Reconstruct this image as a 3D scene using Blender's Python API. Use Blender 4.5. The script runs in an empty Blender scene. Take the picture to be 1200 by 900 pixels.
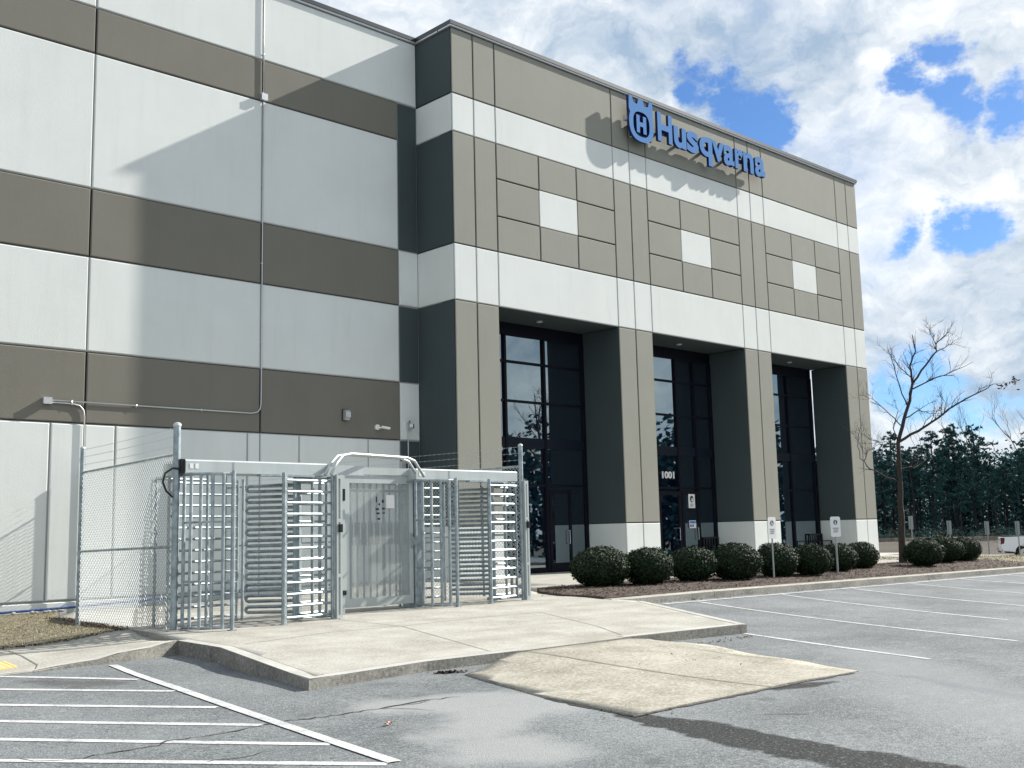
import bpy, bmesh, math, random
from math import radians, sin, cos, pi, exp
from mathutils import Vector, Matrix, noise as mn
random.seed(7)
scene = bpy.context.scene
COL = scene.collection
K = {'APEX': (-12.433, -9.129, -0.041),
 'APRON': [(-11.248, -13.181, -0.264), (-9.944, -12.688, -0.175), (-9.033, -12.654, -0.174), (-8.085, -12.683, -0.175), (-7.416, -13.042, -0.26),
           (-7.942, -14.679, -0.288), (-8.294, -16.013, -0.321), (-10.452, -16.077, -0.297), (-11.988, -16.098, -0.296), (-11.781, -14.903, -0.285)],
 'BED': [(-4.271, -8.511, 0.0), (-3.853, -7.247, 0.0), (-3.335, -6.313, 0.0), (-0.218, -3.962, 0.0)],
 'CAM': [-18.92858, -22.07757, 1.1663, 0.75985, 0.13622, -0.02348, 1285.95442],
 'CRACK': [(-15.924, -14.29, -0.29), (-15.706, -14.327, -0.291), (-15.386, -14.293, -0.29), (-15.168, -14.307, -0.291), (-15.014, -14.195, -0.289),
           (-14.697, -14.25, -0.29), (-14.29, -14.178, -0.289), (-13.962, -14.15, -0.289), (-13.778, -14.179, -0.289), (-13.518, -14.228, -0.29),
           (-13.249, -14.216, -0.289), (-12.862, -14.187, -0.289), (-12.507, -14.165, -0.289), (-12.233, -14.257, -0.29)],
 'CRACK2': [(-16.055, -14.026, -0.287), (-15.924, -14.29, -0.29)],
 'DIAG': [(-13.482, -9.501, -0.205), (-13.381, -9.604, -0.208), (-14.302, -16.118, -0.309), (-14.412, -15.995, -0.308)],
 'GRASSL': [(-12.003, 1.206, -0.18), (-11.366, 0.277, -0.18), (-10.958, -1.197, -0.16), (-11.483, -4.018, -0.1), (-12.195, -7.14, -0.02),
            (-12.843, -7.049, -0.06), (-14.016, -7.599, -0.09), (-14.715, -7.978, -0.12)],
 'HATCH': [((-16.308, -7.473, -0.2), (-13.72, -10.837, -0.236), 3.2), ((-16.517, -8.674, -0.2), (-13.845, -11.894, -0.256), 3.4),
           ((-16.705, -9.759, -0.212), (-14.035, -13.08, -0.275), 3.8), ((-16.873, -10.731, -0.234), (-14.205, -14.162, -0.289), 4.2),
           ((-17.041, -11.699, -0.253), (-14.291, -15.215, -0.3), 4.6), ((-17.213, -12.692, -0.269), (-14.421, -16.063, -0.308), 5.2)],
 'LET': [('e', 7.185, 8.437), ('H', 8.643, 9.408), ('u', 9.499, 10.163), ('s', 10.194, 10.844), ('q', 10.908, 11.632), ('v', 11.615, 12.333),
         ('a', 12.299, 12.931), ('r', 12.983, 13.489), ('n', 13.497, 14.129), ('a', 14.219, 14.858)],
 'LINES': [((-5.717, -12.89, -0.3), (-6.633, -15.978, -0.36)), ((-1.931, -9.076, -0.166), (-4.002, -15.889, -0.376)),
           ((0.855, -9.186, -0.189), (-1.041, -14.793, -0.374)), ((3.601, -9.233, -0.208), (2.149, -13.518, -0.364)),
           ((6.346, -9.18, -0.221), (5.526, -12.168, -0.346))],
 'LZ': [13.734, 15.091, 14.913, 13.94, 14.655, 13.921, 13.763, 14.649, 13.943, 13.934],
 'PAD': [(-14.342, -8.577, -0.145), (-14.282, -8.593, -0.14), (-14.294, -9.115, -0.175), (-14.509, -9.075, -0.18)],
 'PUDDLE': [(-8.177, -15.985, -0.335), (-8.263, -16.503, -0.34), (-8.596, -17.186, -0.341), (-8.845, -17.917, -0.343), (-9.359, -18.784, -0.341)],
 'SJ': [[(-11.992, -9.991, -0.072), (-10.64, -9.666, -0.06), (-9.424, -9.673, -0.06)],
        [(-9.519, -8.344, -0.012), (-9.389, -9.705, -0.061), (-10.248, -12.451, -0.16)],
        [(-9.389, -9.705, -0.061), (-7.841, -9.549, -0.056), (-6.551, -9.571, -0.057)],
        [(-6.551, -9.571, -0.057), (-7.39, -11.542, -0.128), (-8.015, -12.594, -0.165)]],
 'SLAB': [(-10.982, -1.258, -0.156), (-12.092, -6.966, -0.024), (-12.433, -9.129, -0.041), (-12.369, -10.078, -0.075), (-12.935, -12.841, -0.174),
          (-11.326, -12.645, -0.167), (-9.94, -12.684, -0.169), (-8.085, -12.654, -0.168), (-5.624, -12.791, -0.172), (-3.805, -9.381, -0.05),
          (-3.995, -8.464, -0.017)],
 'STAIN': [(-11.995, -16.103, -0.309), (-11.981, -16.591, -0.313), (-12.088, -17.216, -0.317), (-12.234, -17.802, -0.321), (-12.283, -18.33, -0.324),
           (-12.338, -18.756, -0.327), (-12.47, -19.273, -0.33)],
 'STAIN2': [(-9.982, -15.987, -0.311), (-9.593, -16.155, -0.316), (-9.186, -16.139, -0.321)],
 'TREE': {'a': [(12.45, -6.0, 3.67), (12.53, -6.21, 4.37), (12.62, -6.4, 4.9), (12.63, -6.51, 5.43), (12.55, -6.53, 5.96), (12.64, -6.69, 6.39),
                (12.53, -6.69, 6.91)],
          'b': [(12.48, -6.04, 3.69), (12.82, -6.42, 3.99), (13.07, -6.68, 4.18), (13.36, -7.04, 4.59), (13.66, -7.37, 4.85), (14.0, -7.74, 5.07),
                (14.14, -7.9, 5.24)],
          'c': [(12.54, -6.23, 4.41), (12.9, -6.62, 4.67), (13.23, -6.91, 4.57), (13.55, -7.22, 4.6)],
          'd': [(12.64, -6.48, 5.28), (13.03, -6.9, 5.54), (13.4, -7.29, 5.71), (13.77, -7.69, 5.96)],
          'e': [(12.63, -6.49, 5.35), (12.93, -6.89, 5.94), (13.16, -7.18, 6.38), (13.15, -7.23, 6.64), (13.37, -7.49, 6.9), (13.46, -7.61, 7.09)],
          'f': [(13.15, -7.18, 6.41), (13.46, -7.52, 6.63), (13.8, -7.88, 6.78)],
          'g': [(12.6, -6.36, 4.81), (12.33, -6.2, 5.35), (12.06, -6.05, 5.88), (11.83, -5.92, 6.33)],
          'h': [(12.51, -6.15, 4.15), (12.26, -5.99, 4.56), (12.0, -5.83, 5.0), (11.82, -5.69, 5.19)],
          'i': [(12.6, -6.52, 5.65), (12.36, -6.35, 5.96), (12.21, -6.3, 6.43)],
          'j': [(12.45, -6.0, 3.65), (12.26, -5.91, 4.1), (12.26, -5.99, 4.56), (12.13, -5.93, 4.86)],
          'k': [(12.55, -5.87, 2.47), (12.25, -5.62, 2.66), (11.94, -5.37, 2.91), (11.73, -5.23, 3.23), (11.67, -5.29, 3.78), (11.74, -5.43, 4.22)],
          'l': [(11.73, -5.23, 3.23), (11.84, -5.39, 3.49), (12.09, -5.65, 3.63)],
          'm': [(12.45, -5.98, 3.58), (12.15, -5.71, 3.66), (11.68, -5.27, 3.69), (11.47, -5.11, 3.88)],
          'n': [(12.57, -5.97, 2.87), (12.97, -6.35, 2.93), (13.34, -6.75, 3.15)],
          'o': [(13.15, -7.21, 6.55), (12.99, -7.12, 6.89), (12.94, -7.11, 7.09)],
          'p': [(12.82, -6.74, 5.7), (13.09, -7.0, 5.76), (13.24, -7.21, 6.11)],
          'q': [(12.91, -6.52, 4.06), (12.94, -6.59, 4.36), (13.1, -6.79, 4.53)],
          'r': [(13.36, -7.04, 4.59), (13.47, -7.18, 4.78), (13.39, -7.15, 5.05)],
          'trunk': [(12.84, -5.67, -0.03), (12.71, -5.79, 1.28), (12.61, -5.87, 2.17), (12.45, -6.0, 3.67)]},
 'TRUCK': (54.27, 9.03, -1.0),
 'WALK': [(-13.957, -7.423, -0.1), (-12.092, -6.966, -0.024), (-12.433, -9.129, -0.041), (-13.044, -9.315, -0.09), (-13.765, -9.42, -0.16),
          (-14.303, -9.526, -0.196), (-14.67, -9.559, -0.197)]}

# ------------------------------------------------------------------ camera
CP = Vector(K['CAM'][0:3])
rt = Vector((0.72693503, -0.68631233, -0.02325616)); up = Vector((-0.07649521, -0.11458548, 0.99046386)); fw = Vector((0.68243237, 0.71822389, 0.1357958))
cam_data = bpy.data.cameras.new('camera'); cam = bpy.data.objects.new('camera', cam_data); COL.objects.link(cam)
M = Matrix(((rt.x, up.x, -fw.x, CP.x), (rt.y, up.y, -fw.y, CP.y), (rt.z, up.z, -fw.z, CP.z), (0, 0, 0, 1)))
cam.matrix_world = M
cam_data.sensor_width = 36; cam_data.lens = 1285.95/1200*36
cam_data.clip_start = .1; cam_data.clip_end = 2000
scene.camera = cam
scene.render.resolution_x = 1200; scene.render.resolution_y = 900
# ------------------------------------------------------------------ world
W = bpy.data.worlds.new('World'); scene.world = W; W.use_nodes = True
nt = W.node_tree; N = nt.nodes; L = nt.links; N.clear()
def nd(T, **kw):
    n = N.new(T)
    for k, v in kw.items(): setattr(n, k, v)
    return n
def mth(op, a, b=None, clamp=False):
    n = nd('ShaderNodeMath', operation=op); n.use_clamp = clamp
    for i, x in enumerate((a, b)):
        if x is None: continue
        if isinstance(x, (int, float)): n.inputs[i].default_value = x
        else: L.new(x, n.inputs[i])
    return n.outputs[0]
def maprange(x, a, b, c=0, d=1, smooth=True):
    n = nd('ShaderNodeMapRange'); n.interpolation_type = 'SMOOTHSTEP' if smooth else 'LINEAR'
    L.new(x, n.inputs[0])
    for i, v in enumerate((a, b, c, d)): n.inputs[i+1].default_value = v
    return n.outputs[0]
SUN_EL = radians(33.2); SUN_AZ = radians(100.7)
sky = nd('ShaderNodeTexSky', sky_type='NISHITA', sun_disc=False); sky.sun_elevation = SUN_EL; sky.sun_rotation = SUN_AZ
sky.air_density = 1.0; sky.dust_density = .4; sky.ozone_density = 2.5
tc = nd('ShaderNodeTexCoord')
def fbm(scale, detail, rough, off=(0, 0, 0), vec=None, zs=1.0):
    mp = nd('ShaderNodeMapping'); mp.inputs['Location'].default_value = off; mp.inputs['Scale'].default_value = (1, 1, zs)
    L.new(vec or tc.outputs['Generated'], mp.inputs[0])
    n = nd('ShaderNodeTexNoise'); n.inputs['Scale'].default_value = scale; n.inputs['Detail'].default_value = detail; n.inputs['Roughness'].default_value = rough
    L.new(mp.outputs[0], n.inputs[0]); return n
warp = fbm(9, 6, .6)
vadd = nd('ShaderNodeVectorMath', operation='MULTIPLY_ADD')
L.new(warp.outputs['Color'], vadd.inputs[0]); vadd.inputs[1].default_value = (.10, .10, .07); L.new(tc.outputs['Generated'], vadd.inputs[2])
vsub = nd('ShaderNodeVectorMath', operation='SUBTRACT'); L.new(vadd.outputs[0], vsub.inputs[0]); vsub.inputs[1].default_value = (.05, .05, .035)
vn = nd('ShaderNodeVectorMath', operation='NORMALIZE'); L.new(vsub.outputs[0], vn.inputs[0])
GAPS = [((0.7829, 0.5136, 0.3500), 0.027, 1.0), ((0.7779, 0.5186, 0.3560), 0.023, 1.0), ((0.7505, 0.5335, 0.388), 0.021, .85), ((0.7359, 0.5435, 0.4038), 0.014, .7), ((0.8411, 0.3998, 0.3643), 0.020, .8), ((0.8583, 0.3826, 0.342), 0.019, .8), ((0.8491, 0.3697, 0.3772), 0.017, .75), ((0.869, 0.3691, 0.3296), 0.017, .8), ((0.882, 0.3320, 0.3350), 0.024, .75), ((0.893, 0.3757, 0.2479), 0.021, .8), ((0.885, 0.390, 0.2490), 0.020, .75), ((0.8713, 0.425, 0.2454), 0.014, .75), ((0.8989, 0.4199, 0.1253), 0.038, .78), ((0.9186, 0.3838, 0.0938), 0.036, .6), ((0.8827, 0.4491, 0.1386), 0.022, .6)]
gap = None
for g, r, amp in GAPS:
    dp = nd('ShaderNodeVectorMath', operation='DOT_PRODUCT'); L.new(vn.outputs[0], dp.inputs[0]); dp.inputs[1].default_value = Vector(g).normalized()
    m = maprange(dp.outputs['Value'], cos(r*1.7), 1.0, 0, amp, False)
    gap = m if gap is None else mth('MAXIMUM', gap, m)
rag = fbm(17, 12, .66, (1.3, .7, 2.4), zs=1.5)
big = fbm(3.2, 9, .58, (3.1, 1.7, .4), zs=1.6)
cover = maprange(big.outputs['Fac'], .34, .52)
clg = maprange(mth('SUBTRACT', mth('ADD', mth('MULTIPLY', rag.outputs['Fac'], 2.1), -.40), mth('MULTIPLY', gap, 1.12)), -.18, .30)
clg = mth('POWER', clg, .8)
cl = mth('MULTIPLY', clg, mth('ADD', mth('MULTIPLY', cover, .24), .76))
# cloud relief: density difference toward the sun gives bright flanks and blue-grey undersides
sunv = Vector((8.287, -1.562, 5.525)).normalized()
def relief(scale, eps, off, rough=.58, det=10):
    a = nd('ShaderNodeVectorMath', operation='ADD'); L.new(vn.outputs[0], a.inputs[0]); a.inputs[1].default_value = sunv*eps
    n1 = fbm(scale, det, rough, off, vec=vn.outputs[0], zs=1.7); n2 = fbm(scale, det, rough, off, vec=a.outputs[0], zs=1.7)
    return mth('SUBTRACT', n1.outputs['Fac'], n2.outputs['Fac']), n1.outputs['Fac']
r1, d1_ = relief(4.2, .06, (8.3, 2.2, 5.1)); r2, d2_ = relief(13, .018, (1.3, 6.2, 2.1), .62)
lum = mth('ADD', mth('ADD', mth('MULTIPLY', r1, 2.6), mth('MULTIPLY', r2, 1.3)), .62)
lum = mth('SUBTRACT', lum, mth('MULTIPLY', mth('SUBTRACT', d1_, .5), 1.1))
lum = maprange(lum, 0.24, .98, 0, 1, False)
ccol = nd('ShaderNodeMix', data_type='RGBA'); L.new(lum, ccol.inputs[0])
ccol.inputs[6].default_value = (3.2, 4.2, 5.4, 1); ccol.inputs[7].default_value = (8.3, 8.5, 8.6, 1)
skyb = nd('ShaderNodeMix', data_type='RGBA', blend_type='MULTIPLY'); skyb.inputs[0].default_value = 1; L.new(sky.outputs[0], skyb.inputs[6]); skyb.inputs[7].default_value = (.52, .74, 1.02, 1)
mixc = nd('ShaderNodeMix', data_type='RGBA'); L.new(cl, mixc.inputs[0]); L.new(skyb.outputs[2], mixc.inputs[6]); L.new(ccol.outputs[2], mixc.inputs[7])
bg = nd('ShaderNodeBackground'); L.new(mixc.outputs[2], bg.inputs[0]); bg.inputs[1].default_value = .075
wo = nd('ShaderNodeOutputWorld'); L.new(bg.outputs[0], wo.inputs[0])
# ------------------------------------------------------------------ sun
sd = bpy.data.lights.new('sun', 'SUN'); sd.energy = 5.0; sd.angle = radians(.53); sd.color = (1, .95, .87)
so = bpy.data.objects.new('sun', sd); COL.objects.link(so)
so.rotation_euler = Vector((8.287, -1.562, 5.525)).to_track_quat('Z', 'Y').to_euler()
so.location = (30, -20, 30)
# ------------------------------------------------------------------ exposure
scene.view_settings.view_transform = 'Standard'; scene.view_settings.look = 'None'
scene.view_settings.exposure = .8; scene.view_settings.gamma = 1
scene.render.engine = 'CYCLES'
scene.cycles.max_bounces = 6

# ================================================================== materials
def mat(name, col, rough=.7, metal=0.0, var=0.0, vscale=3.0, bump=0.0, bscale=60, spec=.4, col2=None, detail=6, streak=False, wear=0.0):
    m = bpy.data.materials.new(name); m.use_nodes = True
    t = m.node_tree; b = t.nodes['Principled BSDF']
    b.inputs['Base Color'].default_value = (*col, 1); b.inputs['Roughness'].default_value = rough; b.inputs['Metallic'].default_value = metal
    b.inputs['Specular IOR Level'].default_value = spec
    tcn = t.nodes.new('ShaderNodeTexCoord')
    if var or col2:
        n = t.nodes.new('ShaderNodeTexNoise'); n.inputs['Scale'].default_value = vscale; n.inputs['Detail'].default_value = detail; n.inputs['Roughness'].default_value = .6
        if streak:
            mp = t.nodes.new('ShaderNodeMapping'); mp.inputs['Scale'].default_value = (1, 1, .15); t.links.new(tcn.outputs['Object'], mp.inputs[0]); t.links.new(mp.outputs[0], n.inputs[0])
        else: t.links.new(tcn.outputs['Object'], n.inputs[0])
        r = t.nodes.new('ShaderNodeMapRange'); r.inputs[1].default_value = .3; r.inputs[2].default_value = .7; t.links.new(n.outputs['Fac'], r.inputs[0])
        x = t.nodes.new('ShaderNodeMix'); x.data_type = 'RGBA'; t.links.new(r.outputs[0], x.inputs[0])
        a = col; c2 = col2 or tuple(min(1, c*(1+var)) for c in col)
        if not col2: a = tuple(c*(1-var) for c in col)
        x.inputs[6].default_value = (*a, 1); x.inputs[7].default_value = (*c2, 1)
        t.links.new(x.outputs[2], b.inputs['Base Color'])
    if wear:
        src = b.inputs['Base Color'].links[0].from_socket
        mp = t.nodes.new('ShaderNodeMapping'); mp.inputs['Scale'].default_value = (1, 1, .09); t.links.new(tcn.outputs['Object'], mp.inputs[0])
        n = t.nodes.new('ShaderNodeTexNoise'); n.inputs['Scale'].default_value = 3.1; n.inputs['Detail'].default_value = 7; n.inputs['Roughness'].default_value = .7; t.links.new(mp.outputs[0], n.inputs[0])
        r = t.nodes.new('ShaderNodeMapRange'); r.inputs[1].default_value = .52; r.inputs[2].default_value = .74; r.inputs[4].default_value = wear; t.links.new(n.outputs['Fac'], r.inputs[0])
        x = t.nodes.new('ShaderNodeMix'); x.data_type = 'RGBA'; t.links.new(r.outputs[0], x.inputs[0]); t.links.new(src, x.inputs[6]); x.inputs[7].default_value = (col[0]*.55, col[1]*.54, col[2]*.50, 1)
        n3 = t.nodes.new('ShaderNodeTexNoise'); n3.inputs['Scale'].default_value = .45; n3.inputs['Detail'].default_value = 8; n3.inputs['Roughness'].default_value = .68; t.links.new(tcn.outputs['Object'], n3.inputs[0])
        r3 = t.nodes.new('ShaderNodeMapRange'); r3.inputs[1].default_value = .58; r3.inputs[2].default_value = .72; r3.inputs[4].default_value = wear*.8; t.links.new(n3.outputs['Fac'], r3.inputs[0])
        x3 = t.nodes.new('ShaderNodeMix'); x3.data_type = 'RGBA'; t.links.new(r3.outputs[0], x3.inputs[0]); t.links.new(x.outputs[2], x3.inputs[6]); x3.inputs[7].default_value = (col[0]*.72, col[1]*.71, col[2]*.67, 1)
        t.links.new(x3.outputs[2], b.inputs['Base Color'])
    if bump:
        n = t.nodes.new('ShaderNodeTexNoise'); n.inputs['Scale'].default_value = bscale; n.inputs['Detail'].default_value = 4; t.links.new(tcn.outputs['Object'], n.inputs[0])
        bp = t.nodes.new('ShaderNodeBump'); bp.inputs['Strength'].default_value = bump; bp.inputs['Distance'].default_value = .02
        t.links.new(n.outputs['Fac'], bp.inputs['Height']); t.links.new(bp.outputs[0], b.inputs['Normal'])
    return m
MT = {}
MT['light'] = mat('light_wall_paint', (.685, .715, .695), .8, var=.035, vscale=.7, bump=.2, bscale=70, wear=.13)
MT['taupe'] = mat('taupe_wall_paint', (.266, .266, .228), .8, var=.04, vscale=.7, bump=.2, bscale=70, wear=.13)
MT['brown'] = mat('brown_wall_paint', (.176, .168, .141), .8, var=.05, vscale=.6, bump=.2, bscale=70, wear=.13)
MT['shadetaupe'] = mat('shaded_taupe_wall_paint', (.048, .066, .070), .8, var=.05, vscale=.6, bump=.1, bscale=90, wear=.15)  # darkened taupe: shade on return, corner strip, reveals and soffits put into the colour
MT['joint'] = mat('joint_sealant', (.012, .012, .014), .9)
MT['jointl'] = mat('grey_joint_sealant', (.33, .34, .34), .9)
MT['coping'] = mat('bronze_coping', (.04, .045, .05), .35, metal=.3, spec=.6)
MT['flange'] = mat('pale_metal_flange', (.55, .57, .58), .4, metal=.5)
MT['frame'] = mat('dark_mullion_metal', (.003, .004, .010), .6, metal=.0, spec=.2)
MT['spandrel'] = mat('spandrel_panel', (.006, .010, .020), .6, spec=.2)
MT['dark'] = mat('dark_interior', (.004, .005, .012), .9)
MT['galv'] = mat('galvanised_steel', (.33, .385, .41), .56, metal=.88, var=.3, vscale=9, spec=.5)
MT['galvpale'] = mat('pale_galvanised_sheet', (.50, .54, .54), .48, metal=.55, var=.1, vscale=3, streak=True)
MT['wire'] = mat('galvanised_wire', (.52, .56, .58), .4, metal=.6)
MT['black'] = mat('black_plastic', (.012, .012, .015), .4)
MT['conduit'] = mat('conduit_metal', (.55, .57, .58), .4, metal=.6, var=.08)
MT['conc'] = None
MT['white'] = mat('white_sign_paint', (.8, .8, .78), .5)
MT['ink'] = mat('dark_print', (.03, .04, .06), .6)
MT['inkblue'] = mat('blue_print', (.05, .2, .5), .6)
MT['post'] = mat('grey_post_metal', (.30, .33, .33), .5, metal=.5, var=.1)
MT['blue'] = mat('sign_face_blue', (.15, .29, .57), .95, spec=0.0)
MT['navy'] = mat('sign_return_navy', (.008, .02, .09), .4)
MT['bluehose'] = mat('blue_hose', (.02, .07, .26), .6)
MT['bark'] = mat('grey_bark', (.045, .036, .032), .9, var=.35, vscale=12, bump=.6, bscale=40)
MT['pinebark'] = mat('pine_bark', (.022, .022, .028), .9, var=.3, vscale=4)
MT['truckwhite'] = mat('white_car_paint', (.78, .8, .82), .25, spec=.6)
MT['tyre'] = mat('tyre_rubber', (.015, .015, .016), .8)
MT['tail'] = mat('red_lens', (.09, .006, .008), .2)
MT['chrome'] = mat('bright_metal', (.6, .62, .65), .2, metal=.9)
MT['bench'] = mat('black_bench_metal', (.012, .014, .018), .5)

def glass(name, dk, gl, fac):
    m = bpy.data.materials.new(name); m.use_nodes = True; t = m.node_tree; t.nodes.clear()
    a = t.nodes.new('ShaderNodeBsdfDiffuse'); a.inputs[0].default_value = (*dk, 1)
    g = t.nodes.new('ShaderNodeBsdfGlossy'); g.inputs[0].default_value = (*gl, 1); g.inputs[1].default_value = .012
    x = t.nodes.new('ShaderNodeMixShader'); o = t.nodes.new('ShaderNodeOutputMaterial')
    fr = t.nodes.new('ShaderNodeFresnel'); fr.inputs[0].default_value = 1.5
    ma = t.nodes.new('ShaderNodeMath'); ma.operation = 'ADD'; ma.inputs[1].default_value = fac; t.links.new(fr.outputs[0], ma.inputs[0])
    t.links.new(ma.outputs[0], x.inputs[0]); t.links.new(a.outputs[0], x.inputs[1]); t.links.new(g.outputs[0], x.inputs[2]); t.links.new(x.outputs[0], o.inputs[0])
    n = t.nodes.new('ShaderNodeTexNoise'); n.inputs['Scale'].default_value = .55; n.inputs['Detail'].default_value = 1
    tcn = t.nodes.new('ShaderNodeTexCoord'); t.links.new(tcn.outputs['Object'], n.inputs[0])
    bp = t.nodes.new('ShaderNodeBump'); bp.inputs['Strength'].default_value = .25; bp.inputs['Distance'].default_value = .02
    t.links.new(n.outputs[0], bp.inputs['Height']); t.links.new(bp.outputs[0], g.inputs['Normal'])
    return m
MT['glass'] = glass('tinted_glass', (.001, .001, .010), (.60, .74, .80), .34)

def ground_mat(name, cols, scale, fine, bump, extra=None, rough=.9, p=(.35, .65)):
    """two-scale noise ground: large patches mix cols[0]/cols[1], fine speckle toward cols[2]/cols[3]"""
    m = bpy.data.materials.new(name); m.use_nodes = True; t = m.node_tree; b = t.nodes['Principled BSDF']
    b.inputs['Roughness'].default_value = rough; b.inputs['Specular IOR Level'].default_value = .25
    tcn = t.nodes.new('ShaderNodeTexCoord')
    def noise(s, d=6, r=.6, sc=(1, 1, 1), off=(0,0,0)):
        mp = t.nodes.new('ShaderNodeMapping'); mp.inputs['Scale'].default_value = sc; mp.inputs['Location'].default_value = off; t.links.new(tcn.outputs['Object'], mp.inputs[0])
        n = t.nodes.new('ShaderNodeTexNoise'); n.inputs['Scale'].default_value = s; n.inputs['Detail'].default_value = d; n.inputs['Roughness'].default_value = r
        t.links.new(mp.outputs[0], n.inputs[0]); return n.outputs['Fac']
    def rng(x, a, c, lo=0, hi=1):
        r = t.nodes.new('ShaderNodeMapRange'); r.inputs[1].default_value = a; r.inputs[2].default_value = c; r.inputs[3].default_value = lo; r.inputs[4].default_value = hi; t.links.new(x, r.inputs[0]); return r.outputs[0]
    def mix(f, a, c):
        x = t.nodes.new('ShaderNodeMix'); x.data_type = 'RGBA'
        if isinstance(f, float): x.inputs[0].default_value = f
        else: t.links.new(f, x.inputs[0])
        for i, q in ((6, a), (7, c)):
            if isinstance(q, tuple): x.inputs[i].default_value = (*q, 1)
            else: t.links.new(q, x.inputs[i])
        return x.outputs[2]
    c = mix(rng(noise(scale, 7, .62), *p), cols[0], cols[1])
    f = noise(fine, 3, .7)
    if cols[2]: c = mix(rng(f, .52, .72, 0, .75), c, cols[2])
    if cols[3]: c = mix(rng(f, .48, .28, 0, .75), c, cols[3])
    if extra: c = extra(t, noise, rng, mix, c, tcn, b)
    t.links.new(c, b.inputs['Base Color'])
    bp = t.nodes.new('ShaderNodeBump'); bp.inputs['Strength'].default_value = bump; bp.inputs['Distance'].default_value = .01; t.links.new(f, bp.inputs['Height']); t.links.new(bp.outputs[0], b.inputs['Normal'])
    return m
def segmask(t, tcn, pts, r0, r1, wob, wscale=2.0):
    """soft mask 1 inside a band round the polyline pts [(x,y,radius)] in world/object xy"""
    n = t.nodes.new('ShaderNodeTexNoise'); n.inputs['Scale'].default_value = wscale; n.inputs['Detail'].default_value = 5; t.links.new(tcn.outputs['Object'], n.inputs[0])
    best = None
    def V(op, a, b=None):
        q = t.nodes.new('ShaderNodeVectorMath'); q.operation = op
        for i, x in enumerate((a, b)):
            if x is None: continue
            if isinstance(x, (tuple, Vector)): q.inputs[i].default_value = x
            else: t.links.new(x, q.inputs[i])
        return q
    def Mh(op, a, b):
        q = t.nodes.new('ShaderNodeMath'); q.operation = op
        for i, x in enumerate((a, b)):
            if isinstance(x, (int, float)): q.inputs[i].default_value = x
            else: t.links.new(x, q.inputs[i])
        return q.outputs[0]
    flat = V('MULTIPLY', tcn.outputs['Object'], (1, 1, 0)).outputs[0]
    for (ax, ay, ar), (bx, by, br) in zip(pts[:-1], pts[1:]):
        A = Vector((ax, ay, 0)); B = Vector((bx, by, 0)); ab = B-A
        pa = V('SUBTRACT', flat, A).outputs[0]
        dt = V('DOT_PRODUCT', pa, ab).outputs['Value']
        h = t.nodes.new('ShaderNodeMath'); h.operation = 'DIVIDE'; h.use_clamp = True; t.links.new(dt, h.inputs[0]); h.inputs[1].default_value = ab.length_squared
        sc = t.nodes.new('ShaderNodeVectorMath'); sc.operation = 'SCALE'; sc.inputs[0].default_value = ab; t.links.new(h.outputs[0], sc.inputs['Scale'])
        ds = V('LENGTH', V('SUBTRACT', pa, sc.outputs[0]).outputs[0]).outputs['Value']
        rad = Mh('ADD', Mh('MULTIPLY', h.outputs[0], br-ar), ar)
        dd = Mh('SUBTRACT', ds, rad)
        best = dd if best is None else Mh('MINIMUM', best, dd)
    dd = Mh('ADD', best, Mh('MULTIPLY', Mh('SUBTRACT', n.outputs['Fac'], .5), wob))
    r = t.nodes.new('ShaderNodeMapRange'); r.interpolation_type = 'SMOOTHSTEP'; r.inputs[1].default_value = r0; r.inputs[2].default_value = r1; r.inputs[3].default_value = 1; r.inputs[4].default_value = 0; t.links.new(dd, r.inputs[0])
    return r.outputs[0]
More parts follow.
